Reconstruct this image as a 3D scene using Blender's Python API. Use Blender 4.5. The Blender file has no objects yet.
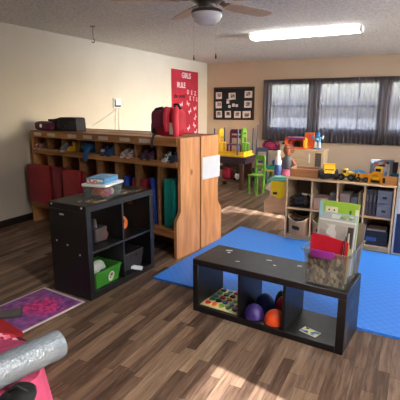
import bpy, bmesh, math, random
from mathutils import Matrix, Vector, Euler
random.seed(7)
C = bpy.context.scene.collection
PI = math.pi
rad = math.radians

# ------------------------------------------------------------------ materials
def lin(c):
    return tuple(((v/255)/12.92 if v/255 <= 0.04045 else ((v/255+0.055)/1.055)**2.4) for v in c)
def newmat(name):
    m = bpy.data.materials.new(name); m.use_nodes = True
    nt = m.node_tree; b = nt.nodes['Principled BSDF']
    return m, nt, b
def N(nt, t, **kw):
    n = nt.nodes.new(t)
    for k, v in kw.items(): setattr(n, k, v)
    return n
MC = {}
def mat(name, rgb, rough=.6, metal=0, var=.12, vscale=9, bump=0, bscale=60, spec=.5):
    """plain material with a little mottling"""
    if name in MC: return MC[name]
    m, nt, b = newmat(name)
    c = lin(rgb)
    tc = N(nt, 'ShaderNodeTexCoord')
    nz = N(nt, 'ShaderNodeTexNoise'); nz.inputs['Scale'].default_value = vscale; nz.inputs['Detail'].default_value = 4
    nt.links.new(tc.outputs['Object'], nz.inputs['Vector'])
    r = N(nt, 'ShaderNodeValToRGB')
    r.color_ramp.elements[0].position = .3; r.color_ramp.elements[1].position = .7
    r.color_ramp.elements[0].color = tuple(v*(1-var) for v in c)+(1,)
    r.color_ramp.elements[1].color = tuple(min(1, v*(1+var)) for v in c)+(1,)
    nt.links.new(nz.outputs['Fac'], r.inputs['Fac']); nt.links.new(r.outputs['Color'], b.inputs['Base Color'])
    b.inputs['Roughness'].default_value = rough; b.inputs['Metallic'].default_value = metal
    b.inputs['Specular IOR Level'].default_value = spec
    if bump:
        n2 = N(nt, 'ShaderNodeTexNoise'); n2.inputs['Scale'].default_value = bscale; n2.inputs['Detail'].default_value = 3
        nt.links.new(tc.outputs['Object'], n2.inputs['Vector'])
        bp = N(nt, 'ShaderNodeBump'); bp.inputs['Strength'].default_value = bump; bp.inputs['Distance'].default_value = .01
        nt.links.new(n2.outputs['Fac'], bp.inputs['Height']); nt.links.new(bp.outputs['Normal'], b.inputs['Normal'])
    MC[name] = m; return m
def wood(name, dark, light, rough=.5, stretch=(1.2, 14, 14), knots=True):
    if name in MC: return MC[name]
    m, nt, b = newmat(name)
    tc = N(nt, 'ShaderNodeTexCoord'); mp = N(nt, 'ShaderNodeMapping'); mp.inputs['Scale'].default_value = stretch
    nt.links.new(tc.outputs['Object'], mp.inputs['Vector'])
    nz = N(nt, 'ShaderNodeTexNoise'); nz.inputs['Scale'].default_value = 2.2; nz.inputs['Detail'].default_value = 6; nz.inputs['Distortion'].default_value = .6
    nt.links.new(mp.outputs['Vector'], nz.inputs['Vector'])
    r = N(nt, 'ShaderNodeValToRGB')
    r.color_ramp.elements[0].position = .3; r.color_ramp.elements[1].position = .72
    r.color_ramp.elements[0].color = lin(dark)+(1,); r.color_ramp.elements[1].color = lin(light)+(1,)
    nt.links.new(nz.outputs['Fac'], r.inputs['Fac'])
    out = r.outputs['Color']
    if knots:
        vo = N(nt, 'ShaderNodeTexVoronoi'); vo.inputs['Scale'].default_value = 3.1
        mp2 = N(nt, 'ShaderNodeMapping'); mp2.inputs['Scale'].default_value = tuple(1+.10*(s-1) for s in stretch)
        nt.links.new(tc.outputs['Object'], mp2.inputs['Vector']); nt.links.new(mp2.outputs['Vector'], vo.inputs['Vector'])
        r2 = N(nt, 'ShaderNodeValToRGB'); r2.color_ramp.elements[0].position = .06; r2.color_ramp.elements[1].position = .13
        r2.color_ramp.elements[0].color = (.45, .3, .22, 1); r2.color_ramp.elements[1].color = (1, 1, 1, 1)
        nt.links.new(vo.outputs['Distance'], r2.inputs['Fac'])
        mx = N(nt, 'ShaderNodeMixRGB', blend_type='MULTIPLY'); mx.inputs['Fac'].default_value = 1
        nt.links.new(out, mx.inputs['Color1']); nt.links.new(r2.outputs['Color'], mx.inputs['Color2']); out = mx.outputs['Color']
    nt.links.new(out, b.inputs['Base Color'])
    b.inputs['Roughness'].default_value = rough
    MC[name] = m; return m
def emit(name, rgb, s):
    m, nt, b = newmat(name)
    b.inputs['Base Color'].default_value = lin(rgb)+(1,)
    b.inputs['Emission Color'].default_value = lin(rgb)+(1,); b.inputs['Emission Strength'].default_value = s
    return m
def clear(name, rgb, fac, rough=.15, tint=(235, 240, 240)):
    """see-through plastic: fac = share that lets the view straight through"""
    m, nt, b = newmat(name)
    b.inputs['Base Color'].default_value = lin(rgb)+(1,); b.inputs['Roughness'].default_value = rough
    t = N(nt, 'ShaderNodeBsdfTransparent'); t.inputs['Color'].default_value = lin(tint)+(1,)
    mx = N(nt, 'ShaderNodeMixShader'); mx.inputs['Fac'].default_value = fac
    nt.links.new(b.outputs[0], mx.inputs[1]); nt.links.new(t.outputs[0], mx.inputs[2])
    nt.links.new(mx.outputs[0], nt.nodes['Material Output'].inputs['Surface'])
    MC[name] = m; return m
def sheer(name, rgb, see):
    m, nt, b = newmat(name)
    tc = N(nt, 'ShaderNodeTexCoord')
    mp = N(nt, 'ShaderNodeMapping'); mp.inputs['Scale'].default_value = (30, 30, 1.5)
    nz = N(nt, 'ShaderNodeTexNoise'); nz.inputs['Scale'].default_value = 1.5; nz.inputs['Detail'].default_value = 3
    nt.links.new(tc.outputs['Object'], mp.inputs['Vector']); nt.links.new(mp.outputs['Vector'], nz.inputs['Vector'])
    r = N(nt, 'ShaderNodeValToRGB'); c = lin(rgb)
    r.color_ramp.elements[0].color = tuple(v*.7 for v in c)+(1,); r.color_ramp.elements[1].color = tuple(v*1.3 for v in c)+(1,)
    nt.links.new(nz.outputs['Fac'], r.inputs['Fac'])
    d = N(nt, 'ShaderNodeBsdfDiffuse'); tr = N(nt, 'ShaderNodeBsdfTranslucent'); tp = N(nt, 'ShaderNodeBsdfTransparent')
    nt.links.new(r.outputs['Color'], d.inputs['Color']); nt.links.new(r.outputs['Color'], tr.inputs['Color'])
    a = N(nt, 'ShaderNodeMixShader'); a.inputs['Fac'].default_value = .6
    nt.links.new(d.outputs[0], a.inputs[1]); nt.links.new(tr.outputs[0], a.inputs[2])
    mx = N(nt, 'ShaderNodeMixShader'); mx.inputs['Fac'].default_value = see
    nt.links.new(a.outputs[0], mx.inputs[1]); nt.links.new(tp.outputs[0], mx.inputs[2])
    nt.links.new(mx.outputs[0], nt.nodes['Material Output'].inputs['Surface'])
    return m

# floor: narrow wood-look planks running front to back
def floor_mat():
    m, nt, b = newmat('plank_floor')
    tc = N(nt, 'ShaderNodeTexCoord'); sp = N(nt, 'ShaderNodeSeparateXYZ'); cb = N(nt, 'ShaderNodeCombineXYZ')
    nt.links.new(tc.outputs['Object'], sp.inputs[0])
    nt.links.new(sp.outputs['Y'], cb.inputs['X']); nt.links.new(sp.outputs['X'], cb.inputs['Y'])
    def mth(op, *a):
        n = N(nt, 'ShaderNodeMath', operation=op)
        for i, v in enumerate(a):
            if isinstance(v, (int, float)): n.inputs[i].default_value = v
            else: nt.links.new(v, n.inputs[i])
        return n.outputs[0]
    u = mth('DIVIDE', sp.outputs['X'], .064); row = mth('FLOOR', u); fu = mth('FRACT', u)
    w1 = N(nt, 'ShaderNodeTexWhiteNoise', noise_dimensions='1D'); nt.links.new(row, w1.inputs['W'])
    v_ = mth('ADD', mth('DIVIDE', sp.outputs['Y'], .62), mth('MULTIPLY', w1.outputs['Value'], 7.3)); colm = mth('FLOOR', v_); fv = mth('FRACT', v_)
    c2 = N(nt, 'ShaderNodeCombineXYZ'); nt.links.new(row, c2.inputs['X']); nt.links.new(colm, c2.inputs['Y'])
    w2 = N(nt, 'ShaderNodeTexWhiteNoise', noise_dimensions='2D'); nt.links.new(c2.outputs[0], w2.inputs['Vector'])
    gap = mth('MAXIMUM', mth('LESS_THAN', fu, .022), mth('LESS_THAN', fv, .0035))
    mp = N(nt, 'ShaderNodeMapping'); mp.inputs['Scale'].default_value = (4, 46, 1)
    sh_ = N(nt, 'ShaderNodeCombineXYZ'); nt.links.new(mth('MULTIPLY', w2.outputs['Value'], 31), sh_.inputs['Z'])
    ad = N(nt, 'ShaderNodeVectorMath', operation='ADD'); nt.links.new(cb.outputs[0], ad.inputs[0]); nt.links.new(sh_.outputs[0], ad.inputs[1])
    nt.links.new(ad.outputs[0], mp.inputs['Vector'])
    nz = N(nt, 'ShaderNodeTexNoise'); nz.inputs['Scale'].default_value = 1; nz.inputs['Detail'].default_value = 8; nz.inputs['Roughness'].default_value = .65; nz.inputs['Distortion'].default_value = .5
    nt.links.new(mp.outputs['Vector'], nz.inputs['Vector'])
    # every board its own offset of the grain, plus broad tone
    m1 = N(nt, 'ShaderNodeMath', operation='MULTIPLY'); m1.inputs[1].default_value = .52
    nt.links.new(w2.outputs['Value'], m1.inputs[0])
    m2 = N(nt, 'ShaderNodeMath', operation='MULTIPLY_ADD'); m2.inputs[1].default_value = 1.15; 
    nt.links.new(nz.outputs['Fac'], m2.inputs[0]); nt.links.new(m1.outputs[0], m2.inputs[2])
    m3 = N(nt, 'ShaderNodeMath', operation='SUBTRACT'); m3.inputs[1].default_value = .33
    nt.links.new(m2.outputs[0], m3.inputs[0])
    r = N(nt, 'ShaderNodeValToRGB')
    e = r.color_ramp.elements
    e[0].position = .08; e[0].color = lin((52, 38, 30))+(1,)
    e[1].position = .95; e[1].color = lin((166, 143, 119))+(1,)
    for p, c in ((.3, (88, 67, 54)), (.52, (120, 96, 79)), (.72, (140, 115, 94))):
        x = e.new(p); x.color = lin(c)+(1,)
    nt.links.new(m3.outputs[0], r.inputs['Fac'])
    mx = N(nt, 'ShaderNodeMixRGB', blend_type='MIX'); mx.inputs['Color2'].default_value = lin((40, 30, 25))+(1,)
    nt.links.new(gap, mx.inputs['Fac']); nt.links.new(r.outputs['Color'], mx.inputs['Color1'])
    nt.links.new(mx.outputs['Color'], b.inputs['Base Color'])
    b.inputs['Roughness'].default_value = .42; b.inputs['Specular IOR Level'].default_value = .3
    bp = N(nt, 'ShaderNodeBump'); bp.inputs['Strength'].default_value = .12; bp.inputs['Distance'].default_value = .004
    nt.links.new(nz.outputs['Fac'], bp.inputs['Height']); nt.links.new(bp.outputs['Normal'], b.inputs['Normal'])
    return m
def ceiling_mat():
    m, nt, b = newmat('popcorn_ceiling')
    tc = N(nt, 'ShaderNodeTexCoord')
    vo = N(nt, 'ShaderNodeTexNoise'); vo.inputs['Scale'].default_value = 38; vo.inputs['Detail'].default_value = 5; vo.inputs['Roughness'].default_value = .8
    nt.links.new(tc.outputs['Object'], vo.inputs['Vector'])
    r = N(nt, 'ShaderNodeValToRGB'); r.color_ramp.elements[0].position = .35; r.color_ramp.elements[1].position = .65
    r.color_ramp.elements[0].color = lin((190, 188, 186))+(1,); r.color_ramp.elements[1].color = lin((248, 247, 245))+(1,)
    nt.links.new(vo.outputs['Fac'], r.inputs['Fac']); nt.links.new(r.outputs['Color'], b.inputs['Base Color'])
    bp = N(nt, 'ShaderNodeBump'); bp.inputs['Strength'].default_value = .9; bp.inputs['Distance'].default_value = .02
    nt.links.new(vo.outputs['Fac'], bp.inputs['Height']); nt.links.new(bp.outputs['Normal'], b.inputs['Normal'])
    b.inputs['Roughness'].default_value = .95
    return m
def rug_mat():
    m, nt, b = newmat('flower_print')
    tc = N(nt, 'ShaderNodeTexCoord')
    n0 = N(nt, 'ShaderNodeTexNoise'); n0.inputs['Scale'].default_value = 16; n0.inputs['Detail'].default_value = 5
    nt.links.new(tc.outputs['Object'], n0.inputs['Vector'])
    base = N(nt, 'ShaderNodeValToRGB'); base.color_ramp.elements[0].position = .3; base.color_ramp.elements[1].position = .75
    base.color_ramp.elements[0].color = lin((82, 36, 104))+(1,); base.color_ramp.elements[1].color = lin((176, 104, 184))+(1,)
    nt.links.new(n0.outputs['Fac'], base.inputs['Fac'])
    mp = N(nt, 'ShaderNodeMapping', vector_type='POINT'); mp.inputs['Location'].default_value = (-.03, -.06, 0)
    nt.links.new(tc.outputs['Object'], mp.inputs['Vector'])
    ln = N(nt, 'ShaderNodeVectorMath', operation='LENGTH'); nt.links.new(mp.outputs[0], ln.inputs[0])
    n1 = N(nt, 'ShaderNodeTexNoise'); n1.inputs['Scale'].default_value = 28; n1.inputs['Detail'].default_value = 2
    nt.links.new(tc.outputs['Object'], n1.inputs['Vector'])
    ma = N(nt, 'ShaderNodeMath', operation='MULTIPLY_ADD'); ma.inputs[1].default_value = .28; nt.links.new(n1.outputs['Fac'], ma.inputs[0]); nt.links.new(ln.outputs['Value'], ma.inputs[2])
    f = N(nt, 'ShaderNodeValToRGB'); f.color_ramp.elements[0].position = .255; f.color_ramp.elements[1].position = .29
    f.color_ramp.elements[0].color = (1, 1, 1, 1); f.color_ramp.elements[1].color = (0, 0, 0, 1)
    nt.links.new(ma.outputs[0], f.inputs['Fac'])
    fl = N(nt, 'ShaderNodeValToRGB'); fl.color_ramp.elements[0].color = lin((240, 70, 156))+(1,); fl.color_ramp.elements[1].color = lin((150, 20, 90))+(1,)
    fl.color_ramp.elements[0].position = .4; fl.color_ramp.elements[1].position = .62
    nt.links.new(n1.outputs['Fac'], fl.inputs['Fac'])
    mx = N(nt, 'ShaderNodeMixRGB'); nt.links.new(f.outputs['Color'], mx.inputs['Fac']); nt.links.new(base.outputs['Color'], mx.inputs['Color1']); nt.links.new(fl.outputs['Color'], mx.inputs['Color2'])
    nt.links.new(mx.outputs['Color'], b.inputs['Base Color']); b.inputs['Roughness'].default_value = .5
    return m
def black_paint():
    """black shelf paint, scuffed"""
    m, nt, b = newmat('black_shelf_paint')
    tc = N(nt, 'ShaderNodeTexCoord')
    n = N(nt, 'ShaderNodeTexNoise'); n.inputs['Scale'].default_value = 14; n.inputs['Detail'].default_value = 8; n.inputs['Roughness'].default_value = .7
    nt.links.new(tc.outputs['Object'], n.inputs['Vector'])
    r = N(nt, 'ShaderNodeValToRGB'); e = r.color_ramp.elements
    e[0].position = .5; e[0].color = lin((15, 14, 16))+(1,); e[1].position = .85; e[1].color = lin((36, 35, 36))+(1,)
    nt.links.new(n.outputs['Fac'], r.inputs['Fac']); nt.links.new(r.outputs['Color'], b.inputs['Base Color'])
    r2 = N(nt, 'ShaderNodeValToRGB'); r2.color_ramp.elements[0].color = (.28,)*3+(1,); r2.color_ramp.elements[1].color = (.55,)*3+(1,)
    nt.links.new(n.outputs['Fac'], r2.inputs['Fac']); nt.links.new(r2.outputs['Color'], b.inputs['Roughness'])
    MC['black'] = m; return m
def bubble_mat():
    m, nt, b = newmat('bubble_wrap')
    b.inputs['Base Color'].default_value = lin((140, 150, 160))+(1,); b.inputs['Roughness'].default_value = .25
    b.inputs['Metallic'].default_value = .15
    tc = N(nt, 'ShaderNodeTexCoord'); v = N(nt, 'ShaderNodeTexVoronoi', feature='SMOOTH_F1'); v.inputs['Scale'].default_value = 95
    nt.links.new(tc.outputs['Object'], v.inputs['Vector'])
    bp = N(nt, 'ShaderNodeBump', invert=True); bp.inputs['Strength'].default_value = .45; bp.inputs['Distance'].default_value = .008
    nt.links.new(v.outputs['Distance'], bp.inputs['Height']); nt.links.new(bp.outputs['Normal'], b.inputs['Normal'])
    return m
def pattern_mat(name, cols, scale, rough=.8, zs=1):
    if name in MC: return MC[name]
    m, nt, b = newmat(name)
    tc = N(nt, 'ShaderNodeTexCoord'); v = N(nt, 'ShaderNodeTexVoronoi'); v.inputs['Scale'].default_value = scale
    mp = N(nt, 'ShaderNodeMapping'); mp.inputs['Scale'].default_value = (1, 1, zs)
    nt.links.new(tc.outputs['Object'], mp.inputs['Vector']); nt.links.new(mp.outputs[0], v.inputs['Vector'])
    r = N(nt, 'ShaderNodeValToRGB'); r.color_ramp.interpolation = 'CONSTANT'
    e = r.color_ramp.elements
    while len(e) < len(cols): e.new(.5)
    for i, c in enumerate(cols): e[i].position = i/len(cols)
    for i, c in enumerate(cols): e[i].color = lin(c)+(1,)
    sp = N(nt, 'ShaderNodeSeparateColor'); nt.links.new(v.outputs['Color'], sp.inputs[0])
    nt.links.new(sp.outputs[0], r.inputs['Fac']); nt.links.new(r.outputs['Color'], b.inputs['Base Color'])
    b.inputs['Roughness'].default_value = rough
    MC[name] = m; return m
BLACK = black_paint()

# ------------------------------------------------------------------ mesh helpers
class MB:
    def __init__(s): s.bm = bmesh.new(); s.mi = 0
    def m(s, i): s.mi = i; return s
    def _done(s, faces):
        for f in faces: f.material_index = s.mi
    def box(s, x0, x1, y0, y1, z0, z1, M=None, bev=0, seg=1):
        r = bmesh.ops.create_cube(s.bm, size=1); vs = r['verts']
        T = Matrix.Translation(((x0+x1)/2, (y0+y1)/2, (z0+z1)/2)) @ Matrix.Diagonal((abs(x1-x0), abs(y1-y0), abs(z1-z0), 1))
        bmesh.ops.transform(s.bm, matrix=T, verts=vs)
        fs = set(f for v in vs for f in v.link_faces)
        s._done(fs)
        if bev:
            es = list(set(e for v in vs for e in v.link_edges))
            r = bmesh.ops.bevel(s.bm, geom=es, offset=bev, segments=seg, affect='EDGES', profile=.5)
            vs = list(set(v for f in r['faces'] for v in f.verts) | set(v for v in vs if v.is_valid))
            s._done(set(f for v in vs for f in v.link_faces))
        if M: bmesh.ops.transform(s.bm, matrix=M, verts=vs)
        return s
    def cyl(s, p0, p1, r0, r1=None, seg=16):
        p0 = Vector(p0); p1 = Vector(p1); d = p1-p0; r1 = r0 if r1 is None else r1
        q = Vector((0, 0, 1)).rotation_difference(d.normalized()).to_matrix().to_4x4()
        M = Matrix.Translation((p0+p1)/2) @ q
        r = bmesh.ops.create_cone(s.bm, cap_ends=True, segments=seg, radius1=max(r0, 1e-4), radius2=max(r1, 1e-4), depth=d.length, matrix=M)
        s._done(set(f for v in r['verts'] for f in v.link_faces)); return s
    def sph(s, c, r, u=16, v=10, M=None):
        if not hasattr(r, '__len__'): r = (r, r, r)
        T = Matrix.Translation(c) @ (M or Matrix()) @ Matrix.Diagonal((*r, 1))
        o = bmesh.ops.create_uvsphere(s.bm, u_segments=u, v_segments=v, radius=1, matrix=T)
        s._done(set(f for w in o['verts'] for f in w.link_faces)); return s
    def tube(s, pts, r, seg=8):
        pts = [Vector(p) for p in pts]; rings = []
        for i, p in enumerate(pts):
            d = (pts[min(i+1, len(pts)-1)]-pts[max(i-1, 0)]).normalized()
            q = Vector((0, 0, 1)).rotation_difference(d)
            rr = r[i] if hasattr(r, '__len__') else r
            rings.append([s.bm.verts.new(p + q @ Vector((rr*math.cos(2*PI*k/seg), rr*math.sin(2*PI*k/seg), 0))) for k in range(seg)])
        for a, b in zip(rings, rings[1:]):
            # pick the offset that avoids a twist
            k0 = min(range(seg), key=lambda k: (a[0].co-b[k].co).length)
            for k in range(seg):
                s._done([s.bm.faces.new((a[k], a[(k+1) % seg], b[(k+1+k0) % seg], b[(k+k0) % seg]))])
        s._done([s.bm.faces.new(rings[0][::-1]), s.bm.faces.new(rings[-1])]); return s
    def lathe(s, prof, seg=24, M=None):
        rings = []
        for r, z in prof:
            if r < 1e-6: rings.append([s.bm.verts.new((0, 0, z))])
            else: rings.append([s.bm.verts.new((r*math.cos(2*PI*k/seg), r*math.sin(2*PI*k/seg), z)) for k in range(seg)])
        fs = []
        for a, b in zip(rings, rings[1:]):
            for k in range(seg):
                k1 = (k+1) % seg
                if len(a) == 1 and len(b) == 1: continue
                if len(a) == 1: fs.append(s.bm.faces.new((a[0], b[k1], b[k])))
                elif len(b) == 1: fs.append(s.bm.faces.new((a[k], a[k1], b[0])))
                else: fs.append(s.bm.faces.new((a[k], a[k1], b[k1], b[k])))
        s._done(fs)
        if M: bmesh.ops.transform(s.bm, matrix=M, verts=[v for r in rings for v in r])
        return s
    def prism(s, poly, ax, a0, a1, M=None):
        """polygon in the plane normal to ax ('x': (y,z), 'y': (x,z), 'z': (x,y)), extruded a0..a1"""
        def P(p, a): return {'x': (a, p[0], p[1]), 'y': (p[0], a, p[1]), 'z': (p[0], p[1], a)}[ax]
        A = [s.bm.verts.new(P(p, a0)) for p in poly]; B = [s.bm.verts.new(P(p, a1)) for p in poly]
        n = len(poly); fs = [s.bm.faces.new(A[::-1]), s.bm.faces.new(B)]
        for k in range(n): fs.append(s.bm.faces.new((A[k], A[(k+1) % n], B[(k+1) % n], B[k])))
        s._done(fs)
        if M: bmesh.ops.transform(s.bm, matrix=M, verts=A+B)
        return s
    def sheet(s, nx, ny, fn, th=0, axis=(0, 0, 1)):
        """grid surface fn(u,v)->point, with thickness th along axis"""
        def layer(o): return [[s.bm.verts.new(Vector(fn(i/nx, j/ny))+Vector(axis)*o) for j in range(ny+1)] for i in range(nx+1)]
        A = layer(0); fs = []
        for i in range(nx):
            for j in range(ny): fs.append(s.bm.faces.new((A[i][j], A[i+1][j], A[i+1][j+1], A[i][j+1])))
        if th:
            B = layer(-th)
            for i in range(nx):
                for j in range(ny): fs.append(s.bm.faces.new((B[i][j], B[i][j+1], B[i+1][j+1], B[i+1][j])))
            for i in range(nx):
                fs.append(s.bm.faces.new((A[i][0], B[i][0], B[i+1][0], A[i+1][0]))); fs.append(s.bm.faces.new((A[i][ny], A[i+1][ny], B[i+1][ny], B[i][ny])))
            for j in range(ny):
                fs.append(s.bm.faces.new((A[0][j], A[0][j+1], B[0][j+1], B[0][j]))); fs.append(s.bm.faces.new((A[nx][j], B[nx][j], B[nx][j+1], A[nx][j+1])))
        s._done(fs); return s
    def build(s, name, mats, parent=None, label=None, smooth=True, loc=None, rot=None):
        bmesh.ops.recalc_face_normals(s.bm, faces=s.bm.faces[:])
        me = bpy.data.meshes.new(name); s.bm.to_mesh(me); s.bm.free()
        for m_ in (mats if isinstance(mats, (list, tuple)) else [mats]): me.materials.append(m_)
        if smooth:
            me.polygons.foreach_set('use_smooth', [True]*len(me.polygons)); me.set_sharp_from_angle(angle=rad(38))
        o = bpy.data.objects.new(name, me); C.objects.link(o)
        if parent: o.parent = parent
        if label: o['label'] = label
        if loc: o.location = loc
        if rot: o.rotation_euler = rot
        return o
def tag(o, label, cat, group=None, kind=None):
    o['label'] = label; o['category'] = cat
    if group: o['group'] = group
    if kind: o['kind'] = kind
    return o
def thing(name, label, cat, loc=(0, 0, 0), rz=0, group=None):
    o = bpy.data.objects.new(name, None); o.empty_display_size = .05; C.objects.link(o)
    o.location = loc; o.rotation_euler = (0, 0, rz)
    return tag(o, label, cat, group)
def copy_tree(o, parent=None):
    c = o.copy(); C.objects.link(c)
    if parent: c.parent = parent
    for ch in o.children: copy_tree(ch, c)
    return c
def struct(o):
    o['kind'] = 'structure'; return o
def glyphs(txt, size, depth, name, material, parent, loc, rot, label=None, shear=0):
    """lettering as a mesh"""
    cu = bpy.data.curves.new(name, 'FONT'); cu.body = txt; cu.size = size; cu.extrude = depth; cu.align_x = 'CENTER'; cu.align_y = 'CENTER'; cu.shear = shear
    cu.offset = size*.015
    t = bpy.data.objects.new('tmp', cu); C.objects.link(t)
    dg = bpy.context.evaluated_depsgraph_get(); me = bpy.data.meshes.new_from_object(t.evaluated_get(dg))
    bpy.data.objects.remove(t); me.materials.clear(); me.materials.append(material)
    o = bpy.data.objects.new(name, me); C.objects.link(o); o.parent = parent; o.location = loc; o.rotation_euler = rot
    if label: o['label'] = label
    return o
def at(o, x, y, z):
    """local point of a thing's frame -> world"""
    return Matrix.Translation(o.location) @ o.rotation_euler.to_matrix().to_4x4() @ Vector((x, y, z))

# ------------------------------------------------------------------ setting
XL, XR, YB, YF, H = -4.47, 2.0, 9.12, -2.6, 2.44
W_CREAM = mat('cream_wall_paint', (202, 196, 182), .8, var=.03, vscale=2, bump=.05, bscale=200)
W_TAN = mat('tan_wall_paint', (204, 182, 158), .8, var=.03, vscale=2, bump=.05, bscale=200)
WHITE = mat('white_paint', (226, 226, 224), .5, var=.03)
struct(MB().box(XL-.12, XR+.12, YF-.12, YB+.12, -.1, 0).build('floor', floor_mat()))
struct(MB().box(XL-.12, XR+.12, YF-.12, YB+.12, H, H+.1).build('ceiling', ceiling_mat()))
struct(MB().box(XL-.12, XL, YF-.12, YB+.12, 0, H).build('wall_left', W_CREAM))
def wall_holes(name, axis, pos, th, a0, a1, holes, material):
    """wall along x ('y' normal) or along y ('x' normal) with rectangular openings (a0,a1,z0,z1)"""
    b = MB()
    def bx(p, q, z0, z1):
        if q-p < 1e-4 or z1-z0 < 1e-4: return
        if axis == 'y': b.box(p, q, pos, pos+th, z0, z1)
        else: b.box(pos, pos+th, p, q, z0, z1)
    cur = a0
    for (p, q, z0, z1) in sorted(holes):
        bx(cur, p, 0, H); bx(p, q, 0, z0); bx(p, q, z1, H); cur = q
    bx(cur, a1, 0, H)
    return struct(b.build(name, material))
BW = [(-2.95, -2.06, .98, 1.97), (-1.89, -.70, .98, 1.97), (-.53, .66, .98, 1.97)]
wall_holes('wall_back', 'y', YB, .12, XL, XR, BW, W_TAN)
RW = [(3.9, 5.05, .92, 2.15), (.35, 1.32, .9, 1.45), (5.3, 8.5, 1.3, 2.1)]
wall_holes('wall_right', 'x', XR, .12, YF, YB, RW, W_CREAM)
struct(MB().box(XL, XR, YF-.12, YF, 0, H).build('wall_front', W_CREAM))
GLASS = clear('window_glass', (230, 240, 245), .93, .05, (250, 252, 255))
def window(n, axis, pos, p, q, z0, z1, nv, nh=1):
    fr = MB(); w = .045
    def bx(b, a0, a1, c0, c1, d0=.03, d1=.08):
        if axis == 'y': b.box(a0, a1, pos+d0, pos+d1, c0, c1)
        else: b.box(pos+d0, pos+d1, a0, a1, c0, c1)
    root = struct(bpy.data.objects.new('window_%d' % n, None)); C.objects.link(root)
    root.location = ((p+q)/2, pos+.05, z0) if axis == 'y' else (pos+.05, (p+q)/2, z0)
    off = -root.location
    for a in ((p, p+w, z0, z1), (q-w, q, z0, z1), (p+w, q-w, z0, z0+w), (p+w, q-w, z1-w, z1)): bx(fr, *a)
    f = fr.build('window_frame', WHITE, root, smooth=False); f.location = off
    mu = MB()
    for k in range(1, nv+1):
        c = p+(q-p)*k/(nv+1); bx(mu, c-.014, c+.014, z0+w, z1-w, .04, .07)
    for k in range(1, nh+1):
        c = z0+(z1-z0)*k/(nh+1); bx(mu, p+w, q-w, c-.018, c+.018, .038, .072)
    o = mu.build('muntin', WHITE, root, smooth=False); o.location = off
    g = MB(); bx(g, p+w, q-w, z0+w, z1-w, .052, .056)
    o = g.build('window_pane', GLASS, root, smooth=False); o.location = off
window(1, 'y', YB, *BW[0], 1); window(2, 'y', YB, *BW[1], 2); window(3, 'y', YB, *BW[2], 2)
window(4, 'x', XR, *RW[0], 1, 0); window(5, 'x', XR, *RW[1], 0, 0)
window(6, 'x', XR, *RW[2], 3)
BB = mat('black_baseboard', (34, 30, 28), .5)
struct(MB().box(XL, XL+.012, YF, YB, 0, .09, bev=.003).build('baseboard_left', BB))
struct(MB().box(XL+.012, XR, YB-.012, YB, 0, .09, bev=.003).build('baseboard_back', BB))
struct(MB().box(-40, 40, -40, 60, -.35, -.15).build('ground', mat('asphalt_outside', (128, 126, 120), .9)))

struct(MB().box(XR+.13, XR+2.2, 5.0, 9.0, 2.16, 2.22).build('added_awning_1', WHITE))  # unseen awning, added to keep direct sun out of the long side window
# ------------------------------------------------------------------ curtains
SHEER = sheer('grey_sheer_cloth', (108, 102, 106), .10)
HEM = mat('grey_curtain_hem', (78, 72, 76), .9)
rod = thing('curtain_rod', 'thin dark rod carrying the grey curtains above the back windows', 'curtain rod', (-1.1, YB-.07, 2.005))
MB().cyl((-1.98, 0, 0), (2.2, 0, 0), .008).build('rod', mat('dark_metal', (52, 48, 48), .4, .6), rod)
for x in (-1.96, 0, 2.18):
    MB().box(x-.008, x+.008, -.008, .07, -.012, .012).build('bracket', WHITE, rod)
def curtain(x0, x1, zb, label, seed):
    r = random.Random(seed)
    n = max(5, int((x1-x0)/.075)); ph = [r.uniform(-.5, .5) for _ in range(n+2)]; am = [r.uniform(.5, 1.2) for _ in range(n+2)]
    def fold(u):
        t = u*n; i = int(t); f = t-i
        p = ph[i]*(1-f)+ph[i+1]*f; a = am[i]*(1-f)+am[i+1]*f
        return a*math.sin(2*PI*t+p*3)
    def fn(u, v):
        z = 2.03+(zb-2.03)*v
        x = x0+(x1-x0)*u + .012*v*math.sin(u*31+seed)*math.sin(PI*u)
        z += .012*v*math.sin(u*5+seed)
        return (x, YB-.07+fold(u)*(.012+.02*v), z)
    o = thing('curtain', label, 'curtain', ((x0+x1)/2, YB-.07, zb), 0, 'grey curtains over the back windows')
    p = MB().sheet(n*10, 14, fn, .0).build('sheer_panel', SHEER, o); p.location = -o.location
    def hf(u, v): 
        q = fn(u, .055*v); return (q[0], q[1]-.002, q[2]+.004)
    p = MB().sheet(n*10, 2, hf, .003, (0, 1, 0)).build('top_hem', HEM, o); p.location = -o.location
curtain(-3.06, -1.942, .745, 'sheer grey curtain over the left window, nearest the black photo board', 3)
curtain(-1.939, -.592, .725, 'sheer grey curtain over the middle window, above the blue doll and yellow trucks', 5)
curtain(-.589, .80, .72, 'sheer grey curtain at the right edge of the photo, above the grey picture box', 8)

# ------------------------------------------------------------------ ceiling things
TUBE = emit('fluorescent_lens', (252, 251, 250), 7.0)
FILL_TUBE = emit('fill_light_lens', (252, 251, 250), 19.0)  # stronger lens for the added front fill fixture
def fluor(cx, cy, rz, label, group, tube=TUBE):
    o = thing('ceiling_light', label, 'ceiling light', (cx, cy, H), rz, group)
    L = .715
    MB().box(-L+.02, L-.02, -.10, .10, -.03, 0, bev=.004).build('housing', WHITE, o)
    MB().prism([(-.085, -.018), (-.112, -.032), (-.112, -.042), (-.09, -.07), (.09, -.07), (.112, -.042), (.112, -.032), (.085, -.018)], 'x', -L+.015, L-.015).build('lens', tube, o)
    for s in (-1, 1): MB().prism([(-.114, 0), (-.117, -.045), (-.095, -.074), (.095, -.074), (.117, -.045), (.114, 0)], 'x', s*L-.015, s*L+.015).build('end_cap', WHITE, o)
    return o
fl0 = fluor(-1.44, 5.80, rad(-1), 'long white fluorescent ceiling light with a wraparound lens, lit', None)
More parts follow.
